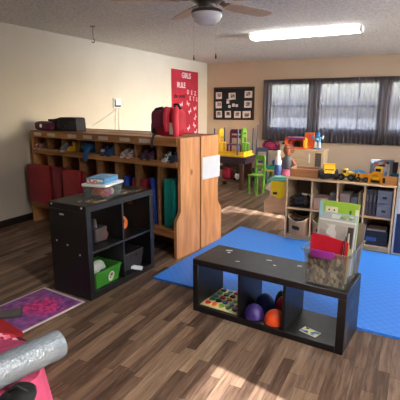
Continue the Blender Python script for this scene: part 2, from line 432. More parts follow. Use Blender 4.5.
fluor(.55, 1.5, rad(-1), 'added fluorescent fill fixture, out of view, on the ceiling right of the camera', None, FILL_TUBE)  # added out of view to fill the front of the room with light

fan = thing('ceiling_fan', 'ceiling fan with wood-look blades and a frosted white bowl light', 'ceiling fan', (-1.47, 2.99, H))
NICK = mat('brushed_nickel', (120, 116, 112), .3, .9)
BLADE = wood('fan_blade_wood', (186, 158, 136), (220, 196, 172), .45, (2, 30, 30), False)
MB().lathe([(0, 0), (.07, 0), (.065, -.03), (.03, -.06), (.014, -.065), (.014, -.12), (0, -.12)]).build('canopy', NICK, fan)
MB().lathe([(0, -.10), (.05, -.105), (.115, -.13), (.125, -.17), (.12, -.205), (.07, -.235), (.06, -.262), (0, -.262)]).build('motor_housing', NICK, fan)
MB().lathe([(0, -.262), (.085, -.262), (.112, -.275), (.118, -.29), (.112, -.295), (0, -.295)]).build('light_collar', NICK, fan)
BOWL = mat('frosted_bowl_glass', (214, 214, 218), .25, var=.02)
MB().lathe([(.11, -.292), (.112, -.31), (.095, -.345), (.06, -.37), (.0, -.38)]).build('light_bowl', BOWL, fan)
for k, a in enumerate((211, 139, 67, -5, -77)):
    Rz = Matrix.Rotation(rad(a), 4, 'Z'); pit = Matrix.Translation((0, 0, -.215)) @ Matrix.Rotation(rad(-9), 4, 'X')
    bl = MB().prism([(.20, -.045), (.30, -.062), (.60, -.07), (.67, -.055), (.69, 0), (.67, .055), (.60, .07), (.30, .062), (.20, .045)], 'z', -.004, .004, Rz @ pit).build('blade', BLADE, fan)
    ir = MB().box(.10, .17, -.014, .014, -.205, -.19, Rz).prism([(.14, -.018), (.2, -.035), (.27, -.04), (.27, .04), (.2, .035), (.14, .018)], 'z', .004, .010, Rz @ pit).build('blade_iron', NICK, bl)
for dx, dy, dz in ((-.07, -.075, -.62), (.085, -.02, -.61)):
    ch = MB().cyl((dx, dy, -.285), (dx, dy, dz+.03), .0013, seg=6).build('pull_chain', mat('pale_chain', (190, 186, 180), .5), fan)
    MB().lathe([(0, dz-.012), (.006, dz-.008), (.007, dz+.006), (.004, dz+.02), (.002, dz+.03), (0, dz+.03)], 10, Matrix.Translation((dx, dy, 0))).build('pull_knob', mat('brown_knob', (92, 70, 52), .5), ch)
hook = thing('ceiling_hook', 'small metal hook hanging from a ceiling plate above the red nap mats', 'hook', (-3.69, 4.31, H))
MB().lathe([(0, 0), (.035, 0), (.03, -.012), (0, -.016)], 16).build('plate', NICK, hook)
MB().tube([(0, 0, -.012), (0, 0, -.12), (0, 0, -.15)], .005, 8).build('chain', NICK, hook)
MB().tube([(.0, 0, -.15)]+[(.022*math.sin(t), 0, -.172+.022*math.cos(t)) for t in [k*.5 for k in range(0, 10)]], .006, 8).build('hook', NICK, hook)

# ------------------------------------------------------------------ left wall: poster, device
RED_P = mat('red_poster_paper', (168, 26, 52), .7, var=.18, vscale=5)
po = thing('poster', 'tall red banner poster with white lettering on the left wall near the corner', 'poster', (XL, 8.07, .81))
MB().box(0, .006, -.58, .58, 0, 1.40).build('backing', RED_P, po)
PW = mat('white_card', (226, 216, 222), .8); PB = mat('black_marker', (34, 12, 18), .8)
RT = (PI/2, 0, PI/2)
glyphs('GIRLS', .155, .002, 'lettering', PW, po, (.009, .03, 1.29), RT)
glyphs('RULE', .155, .002, 'lettering', PW, po, (.009, -.19, 1.09), RT)
glyphs('the world', .12, .002, 'lettering', PB, po, (.009, -.27, .87), RT, 'black script lettering', .3)
for i, (y, z, c) in enumerate(((.10, .96, 'D'), (.27, .95, 'E'), (.43, .94, 'Z'), (.20, .83, 'E'), (.36, .82, 'T'), (.50, .81, 'S'))):
    glyphs(c, .125, .002, 'lettering', PW, po, (.009, y, z), RT)
for i, (y, z, a) in enumerate(((-.2, .70, .3), (.1, .72, -.4), (.42, .62, .2), (.43, .42, .9), (.39, .25, -.6), (.18, .56, .5), (.12, .20, .5), (-.3, .55, .1), (.46, .10, .4))):
    # little paper butterflies
    M = Matrix.Translation((.008, y, z)) @ Matrix.Rotation(a, 4, 'X')
    MB().prism([(-.07, .05), (-.02, .01), (0, .02), (.02, .01), (.07, .05), (.055, -.01), (.045, -.05), (.01, -.015), (-.01, -.015), (-.045, -.05), (-.055, -.01)], 'x', 0, .003, M).build('butterfly', PW, po)
dv = thing('wall_router', 'white wireless box with hanging cables on the left wall above the lockers', 'router', (XL, 5.71, 1.45))
MB().box(0, .035, -.10, .09, .0, .155, bev=.012, seg=2).build('body', mat('white_plastic', (226, 230, 232), .4), dv)
MB().prism([(-.085, .135), (-.085, .015), (.075, .015), (.075, .04), (-.055, .04), (-.055, .135)], 'x', .0345, .037).build('dark_face', mat('navy_plastic', (40, 60, 84), .3), dv)
CAB = mat('grey_cable', (196, 194, 186), .5, var=.02)
MB().tube([(.02, -.03, .0), (.012, -.05, -.06), (.010, -.06, -.2), (.010, -.055, -.45), (.010, -.06, -.75)], .005).build('cable', CAB, dv)
MB().tube([(.02, .03, .0), (.012, .04, -.05), (.012, .03, -.1), (.010, .035, -.4), (.010, .03, -.75)], .005).build('cable', CAB, dv)
MB().tube([(.02, -.02, .0), (.012, -.10, -.06), (.010, -.35, -.17), (.010, -.62, -.27)], .006).build('cable', CAB, dv)

# ------------------------------------------------------------------ back wall: photo board
bd = thing('photo_board', 'black pin board with white photo cards on the back wall beside the curtains', 'board', (-3.79, YB, 1.17))
MB().box(-.47, .47, -.012, 0, .03, .70).build('felt', mat('black_felt', (26, 28, 36), .9), bd)
DK = wood('dark_frame_wood', (46, 26, 18), (70, 42, 28), .4, knots=False)
MB().box(-.5, .5, -.025, 0, 0, .035, bev=.004).box(-.5, .5, -.025, 0, .695, .73, bev=.004).box(-.5, -.465, -.025, 0, .03, .70, bev=.004).box(.465, .5, -.025, 0, .03, .70, bev=.004).build('frame', DK, bd)
CARD = mat('white_photo_card', (224, 218, 216), .5, var=.06, vscale=20); CP = pattern_mat('photo_print', [(150, 120, 110), (90, 80, 84), (196, 176, 166), (60, 54, 60), (180, 190, 200)], 40)
for (x, z, w) in ((-.36, .55, .15), (-.02, .53, .17), (.35, .57, .18), (-.36, .35, .15), (.35, .35, .18), (-.36, .13, .15), (-.13, .13, .15), (.10, .12, .16), (.33, .11, .19)):
    c = MB().box(x-w/2, x+w/2, -.016, -.012, z-.075, z+.075, Matrix.Rotation(random.uniform(-.05, .05), 4, 'Y')).build('photo_card', CARD, bd)
    MB().box(x-w*.28, x+w*.28, -.018, -.016, z-.035, z+.045).build('picture', CP, c)
for (x, z, s) in ((-.14, .40, .035), (-.10, .30, .03), (.0, .33, .035), (.08, .32, .03)):
    MB().box(x-s, x+s, -.016, -.012, z-s, z+s).build('paper_scrap', CARD, bd)
MB().box(-.17, -.05, -.016, -.012, .445, .47).build('paper_scrap', CARD, bd)

# ------------------------------------------------------------------ cubby lockers
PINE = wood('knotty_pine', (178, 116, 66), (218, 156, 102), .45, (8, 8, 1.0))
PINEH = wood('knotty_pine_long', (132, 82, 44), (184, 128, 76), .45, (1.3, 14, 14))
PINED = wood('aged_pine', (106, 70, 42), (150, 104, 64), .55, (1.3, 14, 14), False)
LK_RZ = rad(-9); LW = 2.44; NCOL = 8
def locker(name, label, loc, rz):
    o = thing(name, label, 'cubby locker', loc, rz, None)
    sid = [(0, 0), (.38, 0), (.38, 1.18), (.07, 1.18), (.07, .47), (0, .38)]
    MB().prism(sid, 'x', -.035, 0).build('end_panel', PINE, o)
    MB().prism(sid, 'x', -LW, -LW+.035).build('end_panel', PINE, o)
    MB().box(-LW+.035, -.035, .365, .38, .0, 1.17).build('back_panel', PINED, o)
    MB().box(-LW+.035, -.035, .055, .365, 1.155, 1.175, bev=.003).build('top_board', PINEH, o)
    ca = MB().box(-LW+.035, -.035, .05, .072, 1.10, 1.182, bev=.004).build('label_rail', PINEH, o)
    MB().box(-LW+.035, -.035, .075, .365, .925, .943).build('cubby_shelf', PINED, o)
    MB().box(-LW+.035, -.035, .052, .075, .895, .955, bev=.004).build('shelf_lip', PINEH, o)
    MB().box(-LW+.035, -.035, .0, .365, .255, .28, bev=.004).build('bench_seat', PINEH, o)
    MB().box(-LW+.035, -.035, .0, .02, .205, .255, bev=.003).build('bench_apron', PINEH, o)
    for k in range(1, NCOL):
        x = -LW*k/NCOL
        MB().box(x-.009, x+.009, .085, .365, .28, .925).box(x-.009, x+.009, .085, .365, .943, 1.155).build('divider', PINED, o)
    for k in (2, 4, 6):
        x = -LW*k/NCOL
        MB().box(x-.009, x+.009, .03, .365, 0, .255).build('bench_support', PINED, o)
    return o
lk = locker('cubby_locker', 'long pine cubby locker with labelled rail, facing the front, full of shoes and nap mats', (-1.98, 3.38, 0), LK_RZ)
lk2 = copy_tree(lk); lk2.rotation_euler = (0, 0, LK_RZ+PI)
lk2.location = at(lk, -LW, .785, 0); lk2['label'] = 'pine cubby locker standing back to back behind the first, facing the back windows'
LAB = mat('label_paper', (206, 196, 180), .7)
for x in (-2.26, -1.98, -1.585, -1.31, -1.05, -.72, -.44):
    MB().box(x-.075, x+.075, .047, .05, 1.118, 1.158).build('name_label', LAB, lk)
p = MB().box(0, .003, .425, .745, .735, .967).build('paper_sheet', mat('pale_paper', (196, 199, 206), .7, var=.03), None)
p.location = lk.location; p.rotation_euler = (0, 0, LK_RZ)
tag(p, 'white paper sheet taped to the pine end panel of the back locker', 'paper')

# shoes in the cubbies
def shoe(name, label, upper, sole, lx, ly=.13, yaw=0, s=1.0, z=.9435, group='shoes in the top cubbies'):
    w = at(lk, lx, ly, z)
    o = thing(name, label, 'shoe', w, LK_RZ+yaw, group)
    # toe points to -y; outline of a foot
    out = [(.0, -.085), (.024, -.078), (.034, -.05), (.030, 0), (.026, .04), (.028, .07), (.016, .085), (-.016, .085), (-.028, .07), (-.026, .04), (-.030, 0), (-.034, -.05), (-.024, -.078)]
    out = [(x*s, y*s) for x, y in out]
    MB().prism(out, 'z', 0, .018*s).build('sole', sole, o)
    b = MB(); rings = []
    for hgt, k, sh in ((.016, .97, 0), (.04, .93, 0), (.055, .82, .006), (.07, .62, .03), (.085, .56, .038), (.09, .5, .038)):
        rings.append([b.bm.verts.new((x*k, y*k+sh*s, hgt*s)) for x, y in out])
    for a, c in zip(rings, rings[1:]):
        for i in range(len(out)): b.bm.faces.new((a[i], a[(i+1) % len(out)], c[(i+1) % len(out)], c[i]))
    inn = [b.bm.verts.new((x*.4, y*.4+.038*s, .05*s)) for x, y in out]
    for i in range(len(out)): b.bm.faces.new((rings[-1][i], rings[-1][(i+1) % len(out)], inn[(i+1) % len(out)], inn[i]))
    b.bm.faces.new(inn); b.bm.faces.new(rings[0][::-1])
    b.build('upper', upper, o)
    lb = MB()
    for k in range(3): lb.cyl((-.016*s, (-.012+.014*k)*s, (.064+.006*k)*s), (.016*s, (-.012+.014*k)*s, (.064+.006*k)*s), .003*s, seg=6)
    lb.build('laces', sole, o)
    return o
SW = mat('shoe_white_rubber', (206, 202, 198), .6); SK = mat('shoe_dark_rubber', (40, 38, 42), .6)
def cm(n, c): return mat(n, c, .8, var=.15, vscale=30)
PKB = pattern_mat('pink_floral_shoe', [(150, 84, 92), (190, 140, 134), (84, 44, 50), (160, 120, 110)], 90)
shoe('shoe', 'pink and brown child shoe in the leftmost top cubby, the left one of its pair', PKB, SW, -2.36, yaw=.1)
shoe('shoe', 'pink and brown child shoe in the leftmost top cubby, the right one of its pair', PKB, SW, -2.265, yaw=-.1)
shoe('shoe', 'grey child shoe beside the yellow boot in a top cubby', cm('shoe_grey', (122, 124, 138)), SW, -1.81, s=1.15, yaw=.25)
BLU = cm('shoe_blue', (30, 66, 116))
shoe('shoe', 'plain blue child shoe next to the white-toed blue shoe in a top cubby', BLU, SK, -.985, s=1.15)
x = shoe('shoe', 'blue child shoe with a white toe cap in the middle top cubby', BLU, SK, -1.085, s=1.15, yaw=.1)
MB().sph((0, -.07, .055), (.028, .024, .02)).build('toe_cap', SW, x, 'white toe cap')
PG = pattern_mat('pale_pink_shoe', [(190, 160, 160), (150, 130, 140), (120, 92, 100), (206, 190, 190)], 90)
shoe('shoe', 'pale pink and grey shoe in third top cubby from the right, left one', PG, SW, -.785, yaw=.1)
shoe('shoe', 'pale pink and grey shoe in third top cubby from the right, right one', PG, SW, -.69)
DR = pattern_mat('red_navy_shoe', [(110, 30, 50), (44, 40, 76), (70, 20, 34), (30, 28, 40)], 80)
shoe('shoe', 'dark red and navy shoe in second top cubby from the right, left one', DR, SK, -.50, yaw=.08)
shoe('shoe', 'dark red and navy shoe in second top cubby from the right, right one', DR, SK, -.40, yaw=-.1)
shoe('shoe', 'black and white shoe in the rightmost top cubby under the backpack', pattern_mat('black_white_shoe', [(30, 30, 36), (186, 190, 186), (40, 40, 50), (60, 90, 60)], 70), SW, -.19, s=1.1)
shoe('shoe', 'blue and black shoe in the rightmost top cubby, against the end panel', pattern_mat('blue_black_shoe', [(30, 50, 110), (24, 26, 36), (50, 76, 150)], 70), SK, -.085, s=1.1, yaw=-.1)
# yellow boot
bt = thing('rain_boot', 'bright yellow child boot beside the grey shoe in a top cubby', 'boot', at(lk, -1.665, .12, .9435), LK_RZ-.3)
YEL = mat('yellow_rubber', (206, 160, 34), .4)
MB().tube([(0, .03, .012), (0, .03, .06), (0, .03, .12)], [.034, .032, .036], 14).sph((0, -.02, .035), (.036, .062, .034)).build('boot_body', YEL, bt)
MB().box(-.035, .035, -.08, .06, 0, .012, bev=.005).build('sole', mat('ochre_rubber', (150, 110, 30), .6), bt)
MB().lathe([(.034, .112), (.040, .114), (.040, .124), (.034, .126), (.03, .12)], 16, Matrix.Translation((0, .03, 0))).build('cuff', mat('ochre_rubber', (150, 110, 30), .6), bt)
# blue jacket bundle drooping over the lip
def lump(b, c, r, amp, seed, u=28, v=18, pw=1.0):
    rr = random.Random(seed); fs = [(rr.uniform(2, 6), rr.uniform(0, 6), rr.uniform(2, 6), rr.uniform(0, 6)) for _ in range(5)]
    def fn(a, t):
        th = 2*PI*a; ph = PI*(t-.5)
        d = Vector((math.cos(ph)*math.cos(th), math.cos(ph)*math.sin(th), math.sin(ph)))
        k = 1+amp*sum(math.sin(f1*d.x+p1+f2*d.z)*math.cos(f2*d.y+p2) for f1, p1, f2, p2 in fs)/2
        return Vector(c)+Vector((d.x*r[0], d.y*r[1], d.z*r[2]))*k
    rings = [[b.bm.verts.new(fn(i/u, j/v)) for i in range(u)] for j in range(1, v)]
    bot = b.bm.verts.new(fn(0, 0)); top = b.bm.verts.new(fn(0, 1))
    F = []
    for A, B in zip(rings, rings[1:]):
        for i in range(u): F.append(b.bm.faces.new((A[i], A[(i+1) % u], B[(i+1) % u], B[i])))
    for i in range(u):
        F.append(b.bm.faces.new((bot, rings[0][(i+1) % u], rings[0][i]))); F.append(b.bm.faces.new((top, rings[-1][i], rings[-1][(i+1) % u])))
    b._done(F); return b
jk = thing('folded_jacket', 'bundled blue jacket with a sleeve drooping over the top cubby lip', 'jacket', at(lk, -1.40, .16, .9435), LK_RZ)
BLJ = mat('blue_cloth', (34, 78, 126), .9, bump=.4)
lump(MB(), (0, .03, .072), (.125, .12, .066), .16, 4).build('jacket_body', BLJ, jk)
MB().tube([(.05, -.02, .06), (.06, -.085, .06), (.065, -.125, .02), (.06, -.135, -.03), (.055, -.133, -.065)], [.03, .034, .032, .028, .022], 12).build('sleeve', BLJ, jk)

# folded nap mats on the bench
RV = mat('red_vinyl', (150, 22, 40), .45, var=.1); RV2 = mat('deep_red_vinyl', (120, 18, 36), .45, var=.1)
BV = mat('blue_vinyl', (26, 56, 150), .45, var=.1); NV = mat('navy_vinyl', (24, 34, 84), .45); TV = mat('teal_vinyl', (14, 124, 116), .45, var=.1)
def nap_mat(label, m, loc, rz, w, h, n, t, group, fan_=.05, lean=0, sidelean=0):
    """n upholstered panels folded together, broad side = local x, stacked along local y"""
    o = thing('nap_mat', label, 'nap mat', loc, rz, group)
    o.rotation_euler = (lean, sidelean, rz)
    for k in range(n):
        a = fan_*(k-(n-1)/2)
        M = Matrix.Translation((0, k*(t+.003), 0)) @ Matrix.Rotation(a, 4, 'Z')
        MB().box(0, w, 0, t, 0, h, M, bev=.012, seg=2).build('panel', m, o)
        MB().box(.0, w, t*.46, t*.54, h-.002, h+.002, M).build('seam', m, o.children[-1])
    return o
G = 'folded nap mats on the locker bench'
def lkp(lx, ly, z=.281): return at(lk, lx, ly, z)
nap_mat('wide folded red nap mat at the far left end of the locker bench', RV, lkp(-2.40, -.055), LK_RZ, .45, .48, 2, .05, G, .03)
nap_mat('narrow folded red nap mat standing second from the left, its edges forward', RV2, lkp(-1.935, -.03), LK_RZ, .20, .475, 2, .045, G, .06)
nap_mat('folded red nap mat standing right behind the black cube shelf', RV, lkp(-1.70, -.045), LK_RZ, .31, .465, 2, .05, G, .05, 0, 0)
Q = LK_RZ+PI/2
nap_mat('thin blue nap mat, edge forward, behind the clear box', BV, lkp(-.765, .09), Q, .25, .455, 1, .06, G)
nap_mat('thin red nap mat, edge forward, next to the thin blue one', RV, lkp(-.640, .10), Q, .25, .455, 1, .045, G)
nap_mat('red nap mat, edge forward, beside the leaning blue mat', RV2, lkp(-.50, .10), Q, .25, .45, 1, .075, G)
nap_mat('tall blue nap mat leaning against a cubby divider', BV, lkp(-.335, .09), Q, .25, .48, 1, .04, G, 0, -.10)
nap_mat('teal folded nap mat in the rightmost locker space', TV, lkp(-.088, .08), Q, .26, .485, 3, .046, G, 0)
nap_mat('dark blue nap mat squeezed between teal mat and end panel', NV, lkp(-.040, .09), Q, .25, .475, 1, .036, G)

# backpack
bp = thing('backpack', 'red and black backpack sitting on the right end of the pine locker', 'backpack', at(lk, -.205, .17, 1.183), LK_RZ)
BR = mat('red_nylon', (196, 26, 56), .6, bump=.2); BK = mat('black_nylon', (28, 26, 32), .6, bump=.2); CORAL = mat('coral_nylon', (236, 60, 84), .6)
def rbox(b, cx, cy, cz, sx, sy, sz, e=.35, u=24, v=16):
    """rounded (superellipsoid) block"""
    def pw(c, k): return math.copysign(abs(c)**k, c)
    rings = []
    for j in range(1, v):
        ph = PI*(j/v-.5)
        rings.append([b.bm.verts.new((cx+sx*pw(math.cos(ph), e)*pw(math.cos(2*PI*i/u), e), cy+sy*pw(math.cos(ph), e)*pw(math.sin(2*PI*i/u), e), cz+sz*pw(math.sin(ph), e))) for i in range(u)])
    F = []
    bot = b.bm.verts.new((cx, cy, cz-sz)); top = b.bm.verts.new((cx, cy, cz+sz))
    for A, B in zip(rings, rings[1:]):
        for i in range(u): F.append(b.bm.faces.new((A[i], A[(i+1) % u], B[(i+1) % u], B[i])))
    for i in range(u):
        F.append(b.bm.faces.new((bot, rings[0][(i+1) % u], rings[0][i]))); F.append(b.bm.faces.new((top, rings[-1][i], rings[-1][(i+1) % u])))
    b._done(F); return b
b = rbox(MB(), 0, 0, .142, .155, .095, .142, .55); b.build('main_body', BR, bp)
b = rbox(MB(), -.165, 0, .085, .04, .075, .075, .6); b.build('side_pocket', BK, bp, 'black mesh side pocket')
b = rbox(MB(), -.07, -.095, .17, .075, .035, .09, .6); b.build('front_pocket', mat('plum_nylon', (110, 20, 52), .6), bp, 'plum front pocket')
MB().tube([(-.17, -.04, .13), (-.15, -.085, .22), (-.08, -.11, .265), (.0, -.105, .28)], .012, 10).build('piping', BK, bp)
b = MB(); b.tube([(.045, -.09, .275), (.055, -.125, .22), (.055, -.125, .14), (.05, -.11, .06)], [.028, .03, .03, .02], 10); b.build('shoulder_strap', CORAL, bp, 'coral shoulder strap')
b = MB(); b.tube([(.125, -.06, .265), (.145, -.10, .20), (.15, -.10, .10), (.14, -.08, .015)], [.028, .032, .032, .024], 10); b.build('shoulder_strap', CORAL, bp, 'coral shoulder strap')
MB().tube([(.06, .0, .275), (.075, -.02, .31), (.12, -.02, .31), (.135, .0, .265)], .012, 8).build('carry_loop', BK, bp)
MB().box(.085, .125, -.118, -.108, .03, .14, bev=.004).build('name_tag', mat('pale_tag', (210, 206, 190), .6), bp, 'pale name tag')
MB().tube([(-.11, -.08, .03), (-.115, -.12, .012), (-.105, -.15, -.04), (-.11, -.15, -.10)], .011, 8).build('webbing_strap', BK, bp)

# bags at the left end
bg = thing('tote_bag', 'dark charcoal bag lying on the left end of the locker top', 'bag', at(lk, -1.98, .30, 1.177), LK_RZ)
CH = mat('charcoal_cloth', (50, 48, 54), .8, bump=.3)
MB().prism([(-.30, 0), (.26, 0), (.25, .15), (.22, .165), (-.05, .165), (-.12, .15), (-.30, .13)], 'y', -.07, .07).build('bag_body', CH, bg)
MB().box(-.30, .24, -.075, -.069, .128, .14, bev=.002).build('bag_trim', mat('black_webbing', (24, 24, 28), .7), bg)
MB().tube([(-.10, -.076, .14), (-.09, -.10, .06), (0, -.105, .035), (.09, -.10, .06), (.10, -.076, .14)], .008, 8).build('bag_handle', mat('black_webbing', (24, 24, 28), .7), bg)
pu = thing('pouch', 'small plum pouch with a white badge in front of the charcoal bag', 'pouch', at(lk, -2.24, .145, 1.177), LK_RZ)
rbox(MB(), 0, 0, .058, .17, .055, .058, .6).build('pouch_body', mat('plum_cloth', (84, 28, 60), .7, bump=.2), pu)
MB().tube([(-.14, -.045, .08), (0, -.056, .09), (.14, -.045, .08)], .005, 8).build('zip', mat('black_webbing', (24, 24, 28), .7), pu)
MB().cyl((0, -.05, .06), (0, -.058, .06), .022).build('badge', WHITE, pu, 'white badge')

# ------------------------------------------------------------------ 2x2 cube shelf
SH_RZ = rad(86.3)
sh = thing('cube_shelf', 'tall black two-by-two cube shelf in front of the lockers', 'shelf', (-2.115, 2.29, 0), SH_RZ)
SW_, SD, SHH = .815, .41, .75
MB().box(0, .05, 0, SD, 0, SHH-.05, bev=.002).build('side_panel', BLACK, sh)
MB().box(SW_-.05, SW_, 0, SD, 0, SHH-.05, bev=.002).build('side_panel', BLACK, sh)
MB().box(0, SW_, 0, SD, SHH-.05, SHH, bev=.003).build('top_panel', BLACK, sh)
MB().box(.05, SW_-.05, 0, SD, 0, .05, bev=.002).build('bottom_panel', BLACK, sh)
MB().box(.05, SW_-.05, .004, SD, .366, .384, bev=.001).build('cube_shelf_board', [BLACK], sh)
MB().box(.3985, .4165, .004, SD, .05, .366).box(.3985, .4165, .004, SD, .384, .70).build('divider', BLACK, sh)
CAP = mat('white_screw_cap', (214, 214, 210), .5)
for (y, z) in ((.37, .735), (.045, .735), (.34, .44), (.22, .42), (.09, .36)):
    MB().cyl((-.003, y, z), (.002, y, z), .008, seg=12).build('screw_cap', CAP, sh, 'white screw cap')
MB().box(-.001, .001, .24, .29, .655, .668).build('peeling_label', CAP, sh)
STK = pattern_mat('torn_sticker', [(176, 150, 96), (206, 196, 176), (90, 80, 70), (150, 120, 70)], 60)
for (x, y, w, d, a) in ((.17, .13, .10, .05, .3), (.20, .05, .13, .04, -.2), (.12, .19, .05, .03, .5), (.56, .10, .16, .05, .15), (.60, .2, .12, .05, -.1), (.69, .07, .1, .035, .1)):
    MB().box(-w/2, w/2, -d/2, d/2, 0, .0012, Matrix.Translation((x, y, SHH)) @ Matrix.Rotation(a, 4, 'Z')).build('torn_sticker', STK, sh, 'torn tan and white sticker')
MB().box(SW_-.052, SW_-.0495, .20, .26, .595, .625).build('orange_label', mat('rust_label', (150, 70, 40), .6), sh)
# box on top with a lid and a game box
PLAST = clear('clear_plastic', (170, 178, 184), .87, .12)
def bin_(b, w, d, h, fl, t=.003):
    """open tub: w x d at the foot, flaring by fl at the rim"""
    def ring(x, y, z): return [b.bm.verts.new(p) for p in ((-x, -y, z), (x, -y, z), (x, y, z), (-x, y, z))]
    rs = [ring(w/2, d/2, 0), ring(w/2+fl, d/2+fl, h), ring(w/2+fl-t, d/2+fl-t, h), ring(w/2-t, d/2-t, t)]
    F = [b.bm.faces.new(rs[0][::-1]), b.bm.faces.new(rs[3])]
    for A, B in zip(rs, rs[1:]):
        for i in range(4): F.append(b.bm.faces.new((A[i], A[(i+1) % 4], B[(i+1) % 4], B[i])))
    b._done(F); return b
cb = thing('storage_box', 'small clear box with a white lid on top of the tall black cube shelf', 'storage box', at(sh, .377, .177, SHH), SH_RZ+rad(12))
bin_(MB(), .245, .185, .095, .012).build('tub', PLAST, cb)
MB().box(-.143, .143, -.115, .115, .095, .118, bev=.008, seg=2).build('lid', mat('white_lid_plastic', (226, 230, 234), .35, var=.02), cb)
PINKS = [mat('toy_coral', (226, 120, 106), .5), mat('toy_pink', (224, 96, 150), .5), mat('toy_pale', (232, 190, 170), .5), mat('toy_navy', (44, 50, 80), .5)]
for i, (x, y, r) in enumerate(((-.075, -.04, .034), (-.02, -.045, .036), (.035, -.04, .034), (.085, -.035, .028), (-.06, .035, .036), (.02, .035, .038), (.08, .04, .03))):
    t = lump(MB(), (0, 0, 0), (r, r*.85, r*.9), .2, i).build('toy_piece', PINKS[i % 4])
    t.location = at(cb, x, y, .004+r*1.0); tag(t, ('coral', 'pink', 'pale', 'navy')[i % 4]+' toy lump seen through the clear box, ' + ('front left corner', 'front, left of centre', 'front, right of centre', 'front right corner', 'back left', 'back centre', 'back right')[i], 'toy', 'toys in the clear box')
gb = thing('game_box', 'pale blue game box lying on the white lid of the clear box', 'game box', at(cb, -.005, .0, .1185), SH_RZ+rad(14))
GBL = mat('blue_box_card', (86, 150, 202), .5); 
MB().box(-.115, .115, -.082, .082, 0, .046, bev=.002).build('box_lid', GBL, gb)
MB().box(-.1165, -.115, -.07, .07, .008, .036).build('front_print', pattern_mat('game_print', [(220, 226, 230), (206, 90, 80), (230, 180, 90), (120, 180, 220), (240, 240, 244)], 55), gb)
MB().box(-.1, .1, -.065, .065, .046, .0472).build('top_print', pattern_mat('game_top', [(150, 190, 220), (120, 172, 212), (176, 206, 228)], 24), gb)
# things in the cubes
gbn = thing('tub_bin', 'green plastic bin with a round sticker, low in the tall black shelf', 'bin', at(sh, .225, .15, .05), SH_RZ+.03)
GRN = mat('green_plastic', (50, 124, 36), .4)
bin_(MB(), .26, .22, .135, .022, .004).build('tub', GRN, gbn)
b = MB(); r_ = .158; d_ = .138
for a in ((-r_, r_, -d_, -d_+.016), (-r_, r_, d_-.016, d_), (-r_, -r_+.016, -d_, d_), (r_-.016, r_, -d_, d_)): b.box(a[0], a[1], a[2], a[3], .13, .142, bev=.003)
b.build('rim', GRN, gbn)
tilt = Matrix.Translation((.035, -.1235, .065)) @ Matrix.Rotation(math.atan(.022/.135)*1, 4, 'X')
MB().cyl((0, .002, 0), (0, -.002, 0), .036, seg=24).cyl((-.0, .002, -.02), (0, -.002, -.02), .03, seg=20).build('sticker', mat('pale_sticker', (206, 212, 204), .5), gbn, 'pale round sticker').matrix_local = tilt
MB().sph((0, -.003, .012), (.016, .001, .014)).sph((-.012, -.0035, -.012), (.008, .001, .01)).build('sticker_picture', mat('rust_label', (150, 70, 40), .6), gbn).matrix_local = tilt
WB = mat('off_white_plastic', (178, 186, 176), .5)
for i, (x, y, z, r) in enumerate(((-.05, .0, .13, .06), (.05, .03, .12, .058), (-.04, .09, .10, .045))):
    t = thing('play_bowl', 'off-white play bowl upside down in the green bin, '+('the front one', 'the right one', 'the back one')[i], 'bowl', at(gbn, x, y, z-.02), 0, 'bowls in the green bin')
    MB().lathe([(r, 0), (r*.97, .015), (r*.8, .04), (r*.45, .058), (0, .062), (0, .058), (r*.43, .054), (r*.76, .037), (r*.93, .013), (r*.95, 0), (r, 0)], 24).build('bowl', WB, t)
    MB().lathe([(r*1.0, -.003), (r*1.05, .0), (r*1.0, .004), (r*.96, 0)], 24).build('rim', WB, t)
bk = thing('storage_basket', 'black fabric basket in the lower right cube of the tall black shelf', 'basket', at(sh, .595, .21, .05), SH_RZ)
DKF = mat('black_fabric', (34, 32, 38), .85, bump=.3)
bin_(MB(), .24, .26, .16, .018, .005).build('basket_body', DKF, bk)
MB().tube([(-.04, -.142, .14), (-.035, -.155, .115), (.035, -.155, .115), (.04, -.142, .14)], .006, 8).build('handle', mat('brown_strap', (70, 44, 36), .7), bk)
MB().tube([(-.136, -.146, .16), (.136, -.146, .16), (.136, .146, .16), (-.136, .146, .16), (-.136, -.146, .16)], .006, 8).build('rim', mat('brown_strap', (70, 44, 36), .7), bk)
pp = MB().box(-.05, .05, -.035, .035, 0, .006, Matrix.Rotation(.2, 4, 'Y') @ Matrix.Rotation(.5, 4, 'Z')).build('crumpled_paper', mat('white_paper', (222, 224, 228), .7)); pp.location = at(sh, .60, .035, .062)
tag(pp, 'white scrap of paper in front of the black fabric basket', 'paper')
gu = thing('toy_guitar', 'small orange toy guitar leaning in the upper right cube of the black shelf', 'toy', at(sh, .655, .20, .388), SH_RZ); gu.rotation_euler = (rad(-14), 0, SH_RZ)
ORW = wood('orange_toy_wood', (186, 88, 34), (216, 118, 50), .35, knots=False)
MB().prism([(.045*math.sin(t)*(1-.18*math.cos(2*t)), .06-.06*math.cos(t)) for t in [2*PI*k/24 for k in range(24)]], 'y', 0, .025).build('guitar_body', ORW, gu)
MB().box(-.009, .009, -.002, .012, .10, .24, bev=.002).build('guitar_neck', DK, gu)
MB().cyl((0, -.002, .07), (0, .004, .07), .014).build('sound_hole', mat('black_plastic', (24, 24, 26), .5), gu)
gy = thing('toy_figure', 'dark grey toy pieces standing in the upper left cube of the black shelf', 'toy', at(sh, .285, .18, .384), SH_RZ)
GTX = mat('dusky_plastic', (66, 56, 58), .5)
MB().box(-.07, .07, -.05, .05, 0, .12, bev=.01).build('toy_body', GTX, gy)
MB().cyl((-.03, -.0, .12), (-.03, 0, .19), .022, .016).build('toy_tower', GTX, gy)
MB().cyl((.04, -.055, .05), (.04, -.049, .05), .03, seg=20).build('toy_dial', mat('dull_copper', (96, 60, 48), .5), gy)
wm = thing('toy_mug', 'small grey play mug in the upper right cube next to the guitar', 'mug', at(sh, .445, .10, .384), SH_RZ)
